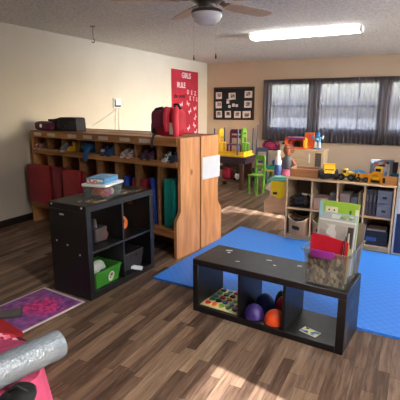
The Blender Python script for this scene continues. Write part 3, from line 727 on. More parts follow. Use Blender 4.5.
MB().lathe([(0, 0), (.026, 0), (.028, .06), (.025, .06), (.023, .006), (0, .006)], 20).build('mug_body', mat('grey_enamel', (140, 140, 140), .4), wm)
MB().tube([(.026, 0, .05), (.045, 0, .045), (.045, 0, .02), (.026, 0, .014)], .004).build('mug_handle', mat('grey_enamel', (140, 140, 140), .4), wm)

# ------------------------------------------------------------------ bench (three cubes)
BN_RZ = rad(-5.6)
bn = thing('cube_bench', 'low black three-cube bench shelf standing on the wood floor by the blue mat', 'bench shelf', (-1.346, 2.522, 0), BN_RZ)
BWD, BD, BH = 1.085, .37, .405
MB().box(0, .045, 0, BD, 0, BH-.045, bev=.002).build('side_panel', BLACK, bn)
MB().box(BWD-.05, BWD, 0, BD, 0, BH-.045, bev=.002).build('side_panel', BLACK, bn)
MB().box(0, BWD, 0, BD, BH-.045, BH, bev=.003).build('top_panel', BLACK, bn)
MB().box(.045, BWD-.05, 0, BD, 0, .045, bev=.002).build('bottom_panel', BLACK, bn)
for x in (.366, .69): MB().box(x, x+.018, .003, BD, .045, BH-.045).build('divider', BLACK, bn)
for (x, y, w, d, a) in ((.14, .29, .05, .02, .4), (.16, .25, .02, .02, 0), (.48, .26, .04, .012, .2), (.55, .19, .02, .014, 0), (.30, .12, .03, .01, .3), (.70, .27, .03, .02, 0)):
    MB().box(-w/2, w/2, -d/2, d/2, 0, .001, Matrix.Translation((x, y, BH)) @ Matrix.Rotation(a, 4, 'Z')).build('paint_chip', CAP, bn, 'pale chipped paint')
for a in ((.15, .16, .24, .30), (.05, .065, .05, .20)): MB().box(BWD-.0005, BWD+.001, *a).build('paint_chip', mat('faded_scratch', (120, 126, 136), .6), bn, 'pale scratch')
# puzzle tray
pz = thing('puzzle_tray', 'pale yellow puzzle board with bright chunky pieces in the left cube of the bench', 'puzzle', at(bn, .20, .19, .0455), BN_RZ)
MB().box(-.155, .155, -.165, .165, 0, .008, bev=.003).build('board', wood('pale_puzzle_wood', (222, 206, 140), (240, 230, 170), .4, knots=False), pz)
PC = [mat('piece_'+n, c, .35, var=.03) for n, c in (('red', (206, 34, 40)), ('blue', (30, 72, 168)), ('green', (40, 130, 66)), ('orange', (232, 104, 30)), ('teal', (90, 180, 190)), ('navy', (24, 34, 70)), ('lime', (140, 190, 50)))]
k = 0
for j in range(5):
    for i in range(5):
        x = -.112+.056*i; y = -.122+.061*j; c = PC[(k*3+j) % 7]; k += 1
        rr = random.Random(k); n = rr.choice((5, 6, 7, 8)); ph = rr.uniform(0, 6)
        poly = [(x+(.026 if q % 2 else .017+.006*rr.random())*math.cos(ph+2*PI*q/n/1)*.9, y+.9*(.027 if q % 2 else .019)*math.sin(ph+2*PI*q/n)) for q in range(n)]
        MB().prism(poly, 'z', .008, .020).build('puzzle_piece', c, pz)
# rubber domes
def dome(label, c, lx, ly, r, tx=0, ty=0, hgt=.82, z=.0455):
    o = thing('rubber_dome', label, 'dome', at(bn, lx, ly, z), BN_RZ, 'rubber domes in the bench'); o.rotation_euler = (tx, ty, BN_RZ)
    h = r*hgt*1.0
    MB().lathe([(0, .0), (r*.9, 0), (r, .006)]+[(r*math.cos(t), .012+h*1.35*math.sin(t)) for t in [k*PI/2/10 for k in range(0, 10)]]+[(0, .012+h*1.35)], 32).build('dome_shell', c, o)
    MB().lathe([(r*.99, .002), (r*1.04, .005), (r*1.04, .012), (r*.99, .015)], 32).build('rim', c, o)
    MB().lathe([(0, .014+h*1.35), (.012, .0135+h*1.345), (.013, .012+h*1.33), (0, .01+h*1.33)], 12).build('top_button', c, o)
    return o
dome('purple rubber dome at the front left of the middle bench cube', mat('purple_rubber', (58, 40, 108), .4), .459, .078, .071)
dome('bright orange rubber dome at the front right of the middle bench cube', mat('orange_rubber', (240, 84, 30), .4), .612, .080, .071)
dome('blue rubber dome between the purple and red ones in the bench', mat('blue_rubber', (34, 66, 136), .4), .47, .235, .072, hgt=1.05)
dome('red rubber dome at the back right of the middle bench cube', mat('red_rubber', (196, 26, 54), .4), .622, .222, .064, hgt=1.45)
dome('dark green rubber dome at the very back of the middle bench cube', mat('dark_green_rubber', (20, 60, 62), .4), .557, .32, .045, hgt=1.8)
cd = thing('picture_card', 'small blue and yellow picture card in the right cube of the bench', 'card', at(bn, .855, .085, .0455), BN_RZ-.25)
MB().box(-.06, .06, -.035, .035, 0, .003).build('card_stock', mat('card_white', (220, 214, 190), .6), cd)
MB().box(-.055, .055, -.03, .03, .003, .004).build('card_print', pattern_mat('card_print', [(60, 120, 170), (220, 206, 140), (40, 70, 60), (230, 220, 180), (110, 160, 190)], 45), cd)

# clear bin full of books
cbin = thing('clear_bin', 'large clear plastic bin with a purple latch on the right end of the bench', 'bin', at(bn, .945, .185, BH), BN_RZ+rad(-1))
PL2 = clear('clear_bin_plastic', (184, 180, 172), .87, .14, (246, 246, 244))
BNW, BND, BNH = .235, .31, .225
bin_(MB(), BNW, BND, BNH, .022, .003).build('tub', PL2, cbin)
rx, ry = BNW/2+.022, BND/2+.022
b = MB()
for a in ((-rx-.01, rx+.01, -ry-.01, -ry+.006), (-rx-.01, rx+.01, ry-.006, ry+.01), (-rx-.01, -rx+.006, -ry-.01, ry+.01), (rx-.006, rx+.01, -ry-.01, ry+.01)): b.box(a[0], a[1], a[2], a[3], BNH-.01, BNH+.004, bev=.003)
b.build('rim', PL2, cbin)
MB().box(-.085, .055, -ry-.022, -ry-.008, BNH-.035, BNH+.012, bev=.005, seg=2).build('latch', mat('purple_plastic', (146, 44, 140), .35), cbin, 'purple latch handle')
MB().box(-.085, .055, ry+.008, ry+.022, BNH-.035, BNH+.012, bev=.005, seg=2).build('latch', mat('purple_plastic', (146, 44, 140), .35), cbin, 'purple latch handle')
def flat(name, label, cat, m, w, h, t, lx, ly, lz, lean=0, roll=0, yaw=0, extra=None, group=None, top=None):
    """an upright sheet-like thing inside the bin: width w, height h, thickness t"""
    o = thing(name, label, cat, at(cbin, lx, ly, lz), 0, group)
    o.rotation_euler = (lean, roll, BN_RZ+yaw)
    poly = top or [(-w/2, 0), (w/2, 0), (w/2, h), (-w/2, h)]
    MB().prism(poly, 'y', 0, t).build('cover', m, o)
    if extra: extra(o)
    return o
MIX = pattern_mat('mixed_cards', [(160, 148, 130), (118, 108, 98), (186, 176, 158), (76, 70, 68), (136, 126, 112), (104, 102, 104)], 60, .8, .6)
for i, (yy, ww, hh) in enumerate(((-.148, .225, .185), (-.140, .22, .195))):
    flat('picture_card', ('beige patterned card sheet pressed against the front of the clear bin', 'second beige card sheet behind the front one, in the clear bin')[i], 'card', MIX, ww, hh, .004, 0, yy, .006, rad(7), 0, 0, group='cards in the clear bin')
RF = mat('red_folder_card', (198, 24, 44), .5); PAP = mat('grey_magazine', (176, 168, 160), .5, var=.1)
flat('folder', 'red cardboard folder at the front of the clear bin', 'folder', RF, .24, .3, .006, -.01, -.118, .03, rad(-1), rad(2), rad(-3), top=[(-.115, 0), (.115, 0), (.112, .262), (.05, .268), (-.03, .278), (-.115, .278)],
     extra=lambda o: MB().box(-.11, .11, .007, .010, .01, .21).build('pages', PAP, o))
flat('folder', 'yellow-green paper wallet just behind the red folder in the clear bin', 'folder', mat('olive_card', (170, 170, 60), .6), .22, .245, .005, -.0, -.095, .02, rad(-2), 0, rad(-2),
     extra=lambda o: MB().box(-.105, .105, .0055, .008, .01, .25).build('pages', PAP, o))
def grimg(o):
    MB().box(-.10, .06, -.0015, 0, .14, .31).build('cover_print', pattern_mat('magazine_print', [(190, 182, 174), (150, 140, 132), (170, 160, 150), (200, 196, 190)], 14), o)
    MB().box(.07, .105, -.0015, 0, .18, .31).build('spine_strip', mat('dark_print', (60, 48, 46), .5), o)
flat('magazine', 'grey magazine standing behind the red folder in the clear bin', 'magazine', PAP, .222, .33, .008, .0, -.05, .05, rad(-4), rad(2), 0, extra=grimg)
flat('magazine', 'plain white magazine behind the grey one in the clear bin', 'magazine', mat('white_magazine', (206, 206, 202), .5), .222, .33, .008, .0, -.02, .05, rad(-4), rad(1), 0,
     extra=lambda o: MB().box(-.1, .1, .0085, .011, .01, .34).build('pages', PAP, o))
def pouchx(o): 
    MB().box(-.05, .09, -.0015, 0, .30, .375).build('print', pattern_mat('pouch_print', [(150, 180, 120), (190, 200, 196), (120, 150, 110), (200, 206, 204)], 30), o)
flat('plastic_pouch', 'clear plastic pouch sticking up in front of the green book', 'pouch', clear('pouch_film', (206, 212, 216), .35), .222, .385, .004, -.0, .025, .03, rad(-5), rad(1), 0, extra=pouchx)
def greenx(o):
    MB().box(-.1225, -.10, -.0015, 0, .0, .45).build('spine', mat('pale_blue_spine', (150, 190, 206), .5), o)
    MB().box(-.085, -.008, -.002, 0, .33, .42).build('picture_panel', mat('cream_print', (216, 206, 180), .5), o)
    MB().sph((-.046, -.002, .345), (.018, .0015, .02)).sph((-.062, -.002, .40), (.005, .001, .006)).sph((-.03, -.002, .40), (.005, .001, .006)).build('animal_face', mat('black_print', (24, 24, 24), .5), o)
    MB().box(.065, .078, -.002, 0, .30, .41).build('stem_print', mat('dark_green_print', (70, 110, 40), .5), o)
    MB().box(.1, .1225, -.002, 0, .0, .42).build('edge_band', mat('cream_print', (216, 206, 180), .5), o)
flat('picture_book', 'tall lime-green picture book standing at the back of the clear bin', 'book', mat('lime_book', (150, 186, 60), .45, var=.05), .25, .455, .012, -.022, .075, .02, rad(-4), rad(1), 0, extra=greenx)
flat('picture_book', 'grey-brown book behind the green one at the right of the bin', 'book', mat('taupe_book', (120, 104, 92), .5), .2, .33, .014, .02, .125, .02, rad(-3), rad(5), 0,
     extra=lambda o: MB().box(-.095, .095, .0145, .017, .01, .32).build('pages', PAP, o))
for i, (c, y, yw) in enumerate((((60, 44, 40), -.07, .15), ((190, 186, 170), -.01, .1), ((90, 96, 100), .04, .05))):
    flat('booklet', ('dark brown', 'cream', 'slate grey')[i]+' booklet turned sideways against the right side of the clear bin', 'booklet', mat('booklet_%d' % i, c, .5), .10, .28+.02*i, .006, .088+.006*i, y-.02, .02, rad(0), rad(2), rad(90)+yw,
         extra=lambda o: MB().box(-.045, .045, .0065, .009, .01, .25).build('pages', PAP, o))

# ------------------------------------------------------------------ blue mat
bm_ = MB().prism([(-1.925, 2.87), (-.13, 2.775), (1.1, 2.71), (1.2, 4.42), (-.1, 4.45), (-1.22, 4.53), (-1.835, 4.70)], 'z', .0, .018)
def gym():
    m, nt, b = newmat('blue_foam')
    tc = N(nt, 'ShaderNodeTexCoord'); mp = N(nt, 'ShaderNodeMapping'); mp.inputs['Rotation'].default_value = (0, 0, rad(3)); nt.links.new(tc.outputs['Object'], mp.inputs['Vector'])
    w = N(nt, 'ShaderNodeTexChecker'); w.inputs['Scale'].default_value = 26; nt.links.new(mp.outputs[0], w.inputs['Vector'])
    w.inputs['Color1'].default_value = lin((54, 128, 224))+(1,); w.inputs['Color2'].default_value = lin((60, 136, 232))+(1,)
    nt.links.new(w.outputs['Color'], b.inputs['Base Color']); b.inputs['Roughness'].default_value = .55
    n = N(nt, 'ShaderNodeTexNoise'); n.inputs['Scale'].default_value = 90; nt.links.new(tc.outputs['Object'], n.inputs['Vector'])
    bp_ = N(nt, 'ShaderNodeBump'); bp_.inputs['Strength'].default_value = .25; bp_.inputs['Distance'].default_value = .006
    nt.links.new(n.outputs['Fac'], bp_.inputs['Height']); nt.links.new(bp_.outputs['Normal'], b.inputs['Normal'])
    return m
tag(bm_.build('floor_mat', gym()), 'big bright blue foam play mat on the wood floor behind the bench', 'play mat')

# ------------------------------------------------------------------ toy shelf
TS_RZ = rad(-2)
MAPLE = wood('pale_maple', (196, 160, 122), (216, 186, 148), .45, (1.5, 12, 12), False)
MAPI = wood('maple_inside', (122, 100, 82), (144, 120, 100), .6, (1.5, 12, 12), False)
ts = thing('toy_shelf', 'pale wood shelf of eight cubbies with yellow trucks on top, below the windows', 'shelf', (-1.222, 4.478, .0), TS_RZ)
TW, TD, TH = 1.102, .37, .715
Z0 = .018
MB().box(0, .018, 0, TD, Z0, TH-.018, bev=.001).build('side_panel', MAPLE, ts)
MB().box(TW-.018, TW, 0, TD, Z0, TH-.018, bev=.001).build('side_panel', MAPLE, ts)
MB().box(-.004, TW+.004, -.006, TD, TH-.018, TH, bev=.003).build('top_board', MAPLE, ts)
MB().box(.018, TW-.018, 0, TD, .06, .076).box(.018, TW-.018, .03, .045, Z0, .06).build('bottom_board', MAPLE, ts)
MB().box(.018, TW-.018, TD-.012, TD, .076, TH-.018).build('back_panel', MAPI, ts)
MB().box(.018, TW-.018, .002, TD-.012, .365, .381).build('middle_board', MAPLE, ts)
TDX = [.018+(TW-.036)*k/4 for k in range(5)]
for k in (1, 2, 3):
    MB().box(TDX[k]-.008, TDX[k]+.008, .001, TD-.012, .076, .365).box(TDX[k]-.008, TDX[k]+.008, .001, TD-.012, .381, TH-.018).build('divider', MAPLE, ts)
def tsp(x, y, z): return at(ts, x, y, z)
# canvas baskets
CANV = mat('beige_canvas', (176, 140, 104), .9, var=.1, bump=.3, bscale=120)
CANR = mat('pale_canvas_band', (226, 206, 170), .9)
def canvas_basket(label, lx):
    o = thing('canvas_basket', label, 'basket', tsp(lx, .10, .0765), TS_RZ, 'canvas baskets in the toy shelf')
    w, d, h = .225, .24, .20
    b = MB(); n = 40
    def ring(k, z, dip):
        out = []
        for i in range(n):
            t = 2*PI*i/n; c, s_ = math.cos(t), math.sin(t)
            x = math.copysign(abs(c)**.35, c)*w/2*k; y = math.copysign(abs(s_)**.35, s_)*d/2*k
            zz = z - dip*max(0, 1-(x/(w/2*.9))**2) if abs(y) > d/2*k*.8 else z
            out.append(b.bm.verts.new((x, y, zz)))
        return out
    rs = [ring(.93, 0, 0), ring(.97, h*.5, 0), ring(1.03, h, .045), ring(.99, h, .045), ring(.93, h*.5, 0), ring(.89, .006, 0)]
    for A, B in zip(rs, rs[1:]):
        for i in range(n): b.bm.faces.new((A[i], A[(i+1) % n], B[(i+1) % n], B[i]))
    b.bm.faces.new(rs[0][::-1]); b.bm.faces.new(rs[-1])
    b.build('basket_body', CANV, o)
    pts = []
    for i in range(n+1):
        t = 2*PI*i/n; c, s_ = math.cos(t), math.sin(t)
        x = math.copysign(abs(c)**.35, c)*w/2*1.01; y = math.copysign(abs(s_)**.35, s_)*d/2*1.01
        pts.append((x, y, (h - .045*max(0, 1-(x/(w/2*.9))**2)) if abs(y) > d/2*.8 else h))
    MB().tube(pts, .006, 6).build('rim_band', CANR, o)
    M = Matrix.Translation((-.015, -d/2*.985, .085))
    MB().sph((0, 0, 0), (.042, .004, .022), M=None).build('emblem', mat('black_print', (24, 24, 24), .5), o, 'dark printed emblem').matrix_local = M
    MB().sph((-.025, -.003, .015), (.016, .003, .012)).sph((.03, -.003, -.01), (.012, .003, .016)).build('emblem_mark', mat('black_print', (24, 24, 24), .5), o).matrix_local = M
    return o
cb1 = canvas_basket('beige canvas basket with a dark emblem at the lower left of the toy shelf', TDX[0]+.132)
cb2 = canvas_basket('beige canvas basket in the second lower cubby, half behind the clear bin', TDX[1]+.132)
for i, (o, x, y, z, r, c) in enumerate(((cb1, 0, 0, .10, .07, (46, 56, 40)), (cb1, .05, .05, .13, .045, (60, 50, 44)), (cb1, -.055, .03, .12, .045, (40, 40, 44)), (cb2, -.03, 0, .10, .07, (44, 40, 40)), (cb2, .05, .02, .11, .055, (70, 60, 50)))):
    t = MB().sph((0, 0, 0), r*.98, 20, 14).build('play_ball', mat('dull_ball_%d' % i, c, .5)); t.location = at(o, x, y, z-.01)
    tag(t, ('dark green ball in the middle of the left canvas basket', 'brown ball at the right of the left canvas basket', 'black ball at the left of the left canvas basket', 'dark brown ball in the second canvas basket', 'taupe ball at the right in the second canvas basket')[i], 'ball', 'balls in the canvas baskets')
# upper cubbies
x0 = TDX[0]
tk = thing('wire_basket', 'black wire tray of dark toys in the upper left cubby of the toy shelf', 'tray', tsp(x0+.132, .17, .381), TS_RZ)
BLP = mat('black_plastic', (24, 24, 26), .5)
b = MB()
for z in (.012, .055, .10):
    b.tube([(-.11, -.13, z), (.11, -.13, z), (.11, .13, z), (-.11, .13, z), (-.11, -.13, z)], .004, 6)
for k in range(7): 
    xx = -.11+.22*k/6; b.cyl((xx, -.13, .012), (xx, -.13, .10), .003, seg=6)
b.box(-.112, .112, -.13, .13, 0, .012)
b.build('wire_frame', BLP, tk)
lump(MB(), (-.03, 0, .07), (.06, .09, .055), .2, 3).build('dark_toy', mat('dark_grey_toy', (52, 50, 52), .5), tk)
lump(MB(), (.055, .0, .07), (.045, .08, .055), .2, 9).build('dark_toy', mat('dark_brown_toy', (70, 58, 52), .5), tk)
MB().box(-.05, .06, -.03, .0, .125, .145, Matrix.Rotation(.25, 4, 'Y') @ Matrix.Rotation(.3, 4, 'Z'), bev=.006).build('white_handle', WHITE, tk)
def carton(name, label, cat, m, w, d, h, lx, ly, z, yaw=0, lid=None, group=None):
    o = thing(name, label, cat, tsp(lx, ly, z), TS_RZ+yaw, group)
    MB().box(-w/2, w/2, -d/2, d/2, 0, h, bev=.003).build('box_body', m, o)
    MB().box(-w/2-.003, w/2+.003, -d/2-.003, d/2+.003, h-.025, h+.003, bev=.002).build('box_lid', lid or m, o)
    return o
TAUPE = mat('taupe_card', (150, 132, 122), .7); PKC = mat('pinkish_card', (190, 158, 148), .7); GRC = mat('grey_card', (128, 120, 118), .7)
carton('cardboard_box', 'dusty pink box in the second upper cubby of the toy shelf', 'box', PKC, .15, .2, .13, TDX[1]+.09, .15, .3815)
carton('cardboard_box', 'small grey box beside the dusty pink box in the toy shelf', 'box', GRC, .075, .2, .19, TDX[1]+.215, .20, .3815)
carton('cardboard_box', 'taupe box in the third upper cubby of the toy shelf', 'box', TAUPE, .10, .22, .20, TDX[2]+.07, .16, .3815)
carton('cardboard_box', 'grey-brown box in the third upper cubby, beside the thin books', 'box', GRC, .065, .22, .17, TDX[2]+.160, .18, .3815)
for i, c in enumerate(((176, 150, 110), (120, 106, 92), (196, 176, 140))):
    t = thing('storybook', ('tan', 'brown', 'cream')[i]+' thin storybook upright in the third upper cubby', 'book', tsp(TDX[2]+.203+.02*i, .16, .3815), TS_RZ, 'books in the third cubby')
    MB().box(0, .016, -.12, .12, 0, .23, bev=.002).build('cover', mat('storybook_%d' % i, c, .5), t)
    MB().box(.002, .014, -.117, .123, .003, .226).build('pages', PAP, t)
for i in range(3):
    t = thing('file_box', 'dark grey upright file in the upper right cubby, '+('leftmost', 'middle one', 'rightmost')[i]+' of three', 'file box', tsp(TDX[3]+.012+.034*i, .16, .3815), TS_RZ, 'upright files')
    MB().box(0, .03, -.13, .13, 0, .27, bev=.003).build('file_case', mat('file_grey', (72, 66, 72), .6), t)
    MB().box(.008, .022, -.1315, -.13, .15, .22).build('spine_label', mat('file_label', (110, 106, 108), .6), t)
CL3 = clear('smoky_drawer_plastic', (140, 144, 156), .25, .25)
for i in range(2):
    t = thing('drawer_box', ('lower', 'upper')[i]+' smoky grey plastic drawer box in the upper right cubby', 'drawer box', tsp(TDX[4]-.078, .15, .3815+.138*i), TS_RZ, 'drawer boxes')
    MB().box(-.068, .068, -.13, .13, 0, .134, bev=.004).build('case', mat('slate_plastic', (122, 124, 138), .4), t)
    MB().box(-.06, .06, -.136, -.13, .02, .115, bev=.003).build('drawer', CL3, t)
    MB().box(-.02, .02, -.142, -.136, .055, .075, bev=.003).build('drawer_pull', BLP, t)
bx_ = carton('storage_case', 'black case with a blue label in the lower right cubby of the toy shelf', 'case', mat('black_case', (34, 34, 42), .5), .22, .26, .15, TDX[4]-.133, .16, .0765)
MB().box(-.09, .01, -.1335, -.13, .045, .085).build('blue_label', mat('blue_label', (60, 90, 150), .5), bx_, 'blue label')
t = thing('storybook', 'brown flat book lying on the black case in the lower right cubby', 'book', tsp(TDX[4]-.13, .15, .2305), TS_RZ)
MB().box(-.09, .09, -.12, .12, 0, .022, bev=.002).build('cover', mat('brown_book', (116, 84, 70), .5), t); MB().box(-.088, .088, -.122, -.118, .003, .019).build('pages', PAP, t)
for i in range(4):
    t = thing('storybook', ('red', 'grey', 'navy', 'tan')[i]+' book upright in the third lower cubby behind the clear bin', 'book', tsp(TDX[2]+.03+.05*i, .16, .0765), TS_RZ, 'books in the third lower cubby')
    MB().box(0, .03, -.12, .12, 0, .24, bev=.002).build('cover', mat('lowbook_%d' % i, ((120, 50, 50), (110, 110, 116), (40, 50, 80), (160, 140, 110))[i], .5), t)
    MB().box(.002, .028, -.117, .123, .003, .236).build('pages', PAP, t)
# wooden tray box on top
tb = thing('wooden_tray', 'shallow wooden tray box on the left end of the toy shelf top', 'tray', tsp(.165, .20, TH), TS_RZ)
TBW = wood('tray_box_wood', (176, 118, 78), (204, 150, 106), .5, (1.5, 14, 14), False)
b = MB(); w, d, h = .31, .23, .085
b.box(-w/2, w/2, -d/2, d/2, 0, .012).build('tray_base', TBW, tb)
b = MB()
for a in ((-w/2, w/2, -d/2, -d/2+.012), (-w/2, w/2, d/2-.012, d/2), (-w/2, -w/2+.012, -d/2, d/2), (w/2-.012, w/2, -d/2, d/2)): b.box(a[0], a[1], a[2], a[3], .012, h, bev=.002)
b.build('tray_wall', TBW, tb)
b = MB()
for a in ((-w/2-.004, w/2+.004, -d/2-.004, -d/2+.014), (-w/2-.004, w/2+.004, d/2-.014, d/2+.004), (-w/2-.004, -w/2+.014, -d/2, d/2), (w/2-.014, w/2+.004, -d/2, d/2)): b.box(a[0], a[1], a[2], a[3], h, h+.008, bev=.002)
b.build('tray_edge', MAPLE, tb)
# toy vehicles
YT = mat('truck_yellow', (255, 204, 30), .35, var=.04); OT = mat('truck_orange', (250, 164, 26), .35, var=.04); GT = mat('truck_grey', (84, 88, 96), .5)
WIN = mat('truck_window', (40, 56, 70), .2)
def wheels(o, xs, y, r, t, both=True):
    for x in xs:
        for s in (-1, 1):
            w_ = MB().cyl((x, s*y-t/2, r), (x, s*y+t/2, r), r, seg=20).build('wheel', BLP, o)
            MB().cyl((x, s*y-t/2-.002, r), (x, s*y+t/2+.002, r), r*.45, seg=14).build('hub', GT, w_)
def dump_truck(label, loc, rz, s=1, body=YT, bed=YT):
    o = thing('toy_truck', label, 'toy truck', loc, rz, 'toy trucks on the shelf'); o.scale = (s, s, s)
    MB().box(-.085, .085, -.028, .028, .022, .042, bev=.004).build('chassis', GT, o)
    MB().prism([(-.085, .042), (-.03, .042), (-.03, .115), (-.066, .115), (-.085, .08)], 'y', -.042, .042).build('cab', body, o)
    MB().prism([(-.086, .079), (-.0675, .109), (-.066, .108), (-.083, .078)], 'y', -.036, .036).build('windscreen', WIN, o)
    MB().box(-.06, -.038, -.0435, .0435, .078, .105, bev=.002).build('side_window', WIN, o)
    MB().prism([(-.02, .048), (.085, .048), (.10, .11), (-.035, .11), (-.06, .128), (-.06, .122), (-.03, .10)], 'y', -.05, .05).build('dump_bed', bed, o)
    MB().box(-.096, -.084, -.045, .045, .016, .052, bev=.003).build('bumper', BLP, o)
    for sy in (-1, 1): MB().cyl((-.088, sy*.028, .056), (-.0855, sy*.028, .056), .007, seg=10).build('headlight', WHITE, o)
    wheels(o, (-.055, .045), .054, .036, .032)
    return o
def digger(label, loc, rz, s=1, body=YT):
    o = thing('toy_digger', label, 'toy digger', loc, rz, 'toy trucks on the shelf'); o.scale = (s, s, s)
    MB().box(-.08, .08, -.03, .03, .025, .05, bev=.005).build('chassis', GT, o)
    MB().prism([(-.08, .05), (.01, .05), (.01, .085), (-.02, .095), (-.08, .085)], 'y', -.035, .035).build('hood', body, o)
    MB().box(-.008, .05, -.032, .032, .05, .125, bev=.008).build('cab', body, o)
    MB().box(-.0, .042, -.0335, .0335, .08, .115, bev=.003).box(-.0095, -.007, -.026, .026, .08, .115).build('cab_window', WIN, o)
    MB().tube([(-.04, 0, .07), (-.10, 0, .075), (-.125, 0, .035)], .01, 8).build('arm', body, o)
    MB().prism([(-.12, .005), (-.155, .005), (-.16, .045), (-.15, .05), (-.128, .04)], 'y', -.045, .045).build('bucket', body, o)
    wheels(o, (-.052, .052), .040, .037, .03)
    return o
dump_truck('yellow dump truck facing the front, beside the wooden tray on the toy shelf', tsp(.418, .17, TH), TS_RZ+rad(103), 1.3)
digger('yellow digger seen from the side, second vehicle from the wooden tray', tsp(.61, .14, TH), TS_RZ+rad(178), .95)
dump_truck('small orange dump truck between the digger and the big loader', tsp(.765, .13, TH), TS_RZ+rad(8), .74, OT, OT)
# big loader: arched yellow shovel to the front
ld = thing('toy_loader', 'big orange-yellow toy loader with an arched scoop, at the right of the trucks', 'toy loader', tsp(.905, .13, TH), TS_RZ-.15, 'toy trucks on the shelf')
MB().prism([(-.07, .0), (-.045, .0), (-.045, .05), (-.02, .082), (.02, .082), (.045, .05), (.045, 0), (.07, 0), (.066, .07), (.035, .112), (-.035, .112), (-.066, .07)], 'y', -.06, -.005).build('scoop', OT, ld)
MB().box(-.042, .042, -.05, .10, .028, .075, bev=.008).build('body', YT, ld)
MB().box(-.036, .036, .02, .09, .075, .155, bev=.01).build('cab', YT, ld)
MB().box(-.026, .026, .0185, .021, .10, .14).build('cab_window', WIN, ld)
for s_ in (-1, 1):
    for y in (.0, .075):
        w_ = MB().cyl((s_*.040, y, .03), (s_*.064, y, .03), .03, seg=18).build('wheel', BLP, ld)
        MB().cyl((s_*.063, y, .03), (s_*.066, y, .03), .013, seg=12).build('hub', GT, w_)
wb = thing('wooden_block', 'orange-brown wooden block box on the right end of the toy shelf', 'block', tsp(1.035, .12, TH), TS_RZ)
MB().box(-.065, .065, -.05, .05, 0, .068, bev=.003).build('block_body', wood('orange_block_wood', (206, 136, 70), (232, 168, 96), .5, knots=False), wb)
MB().box(-.075, -.045, -.0515, -.05, .01, .06).build('dark_slot', BLP, wb)
bw_ = thing('play_bowl', 'upturned blue plastic bowl behind the toy trucks on the shelf', 'bowl', tsp(.70, .285, TH), 0)
BLB = mat('sky_blue_plastic', (40, 128, 186), .4)
MB().lathe([(.098, 0), (.096, .02), (.086, .06), (.06, .09), (.03, .10), (0, .102), (0, .097), (.028, .095), (.056, .085), (.08, .056), (.09, .018), (.092, 0), (.098, 0)], 28).build('bowl', BLB, bw_)
MB().lathe([(.096, 0), (.106, .0), (.106, .006), (.096, .009)], 28).build('rim', BLB, bw_)
pbx = thing('picture_box', 'grey puzzle box with a coloured picture standing behind the loader on the shelf', 'box', tsp(.925, .31, TH), TS_RZ+.1)
MB().box(-.115, .115, -.025, .025, 0, .215, bev=.003).build('box_body', mat('grey_puzzle_box', (120, 124, 136), .5), pbx)
MB().box(-.10, .075, -.0265, -.025, .02, .195).build('picture', pattern_mat('puzzle_picture', [(120, 150, 180), (180, 190, 200), (60, 60, 66), (190, 110, 90), (90, 130, 120), (206, 206, 210)], 26), pbx)
MB().prism([(-.07, .13), (-.02, .165), (.03, .17), (.02, .15), (-.03, .14)], 'y', -.028, -.0265).build('picture_bird', mat('black_print', (24, 24, 24), .5), pbx)
tbg = thing('drawstring_pouch', 'teal pouch with a dark grey stuffed neck beside the picture box', 'pouch', tsp(1.075, .27, TH), TS_RZ)
lump(MB(), (0, 0, .045), (.06, .05, .044), .12, 12).build('pouch_body', mat('teal_cloth', (36, 110, 136), .8), tbg)
MB().cyl((-.02, 0, .07), (-.02, 0, .20), .02, .026).build('stuffed_neck', mat('charcoal_cloth', (50, 48, 54), .8), tbg, 'dark grey neck')

# ------------------------------------------------------------------ white cabinet at the right edge
wc = thing('cabinet', 'white cabinet at the right edge of the photo beside the toy shelf', 'cabinet', (-.112, 4.455, .0), rad(-2))
WC = mat('white_laminate', (232, 230, 226), .4, var=.02)
MB().box(0, .75, 0, .42, .018, 1.0, bev=.003).build('carcass', WC, wc)
MB().box(-.008, .758, -.01, .42, 1.0, 1.02, bev=.003).build('top_board', WC, wc)
for k in (0, 1):
    d_ = MB().box(.02+.36*k, .375+.36*k, -.016, 0, .46, .98, bev=.003).build('door', WC, wc)
    MB().cyl((.35+.05*k, -.016, .72), (.35+.05*k, -.035, .72), .012, seg=12).build('knob', NICK, d_)
    MB().box(.02+.36*k, .375+.36*k, -.016, 0, .04, .44, bev=.003).build('drawer', mat('navy_laminate', (34, 46, 84), .5), wc, 'navy drawer front')

# ------------------------------------------------------------------ stepped book rack with yellow bin
rk = thing('book_rack', 'pale pink stepped book rack end, sunlit, left of the toy shelf', 'book rack', (-1.62, 5.58, 0), rad(-3))
PKW = wood('pale_pink_wood', (214, 184, 166), (232, 206, 188), .45, (1.5, 1.5, 8), False)
prof = [(-.21, 0), (.09, 0), (.09, .465), (-.10, .465), (-.135, .43), (-.205, .36), (-.20, .335), (-.13, .315), (-.13, .225), (-.185, .19), (-.215, .16)]
MB().prism(prof, 'y', 0, .018).build('end_panel', PKW, rk)
MB().prism(prof, 'y', .60, .618).build('end_panel', PKW, rk)
for (x, z) in ((-.20, .05), (-.125, .235)):
    MB().box(x, x+.15, .018, .60, z, z+.014).build('tier_shelf', PKW, rk)
    MB().box(x, x+.012, .018, .60, z+.014, z+.06).build('tier_lip', PKW, rk)
MB().box(.075, .09, .018, .60, 0, .465).build('back_board', PKW, rk)
MB().box(-.10, .075, .0, .618, .465, .479, bev=.002).build('top_board', PKW, rk)
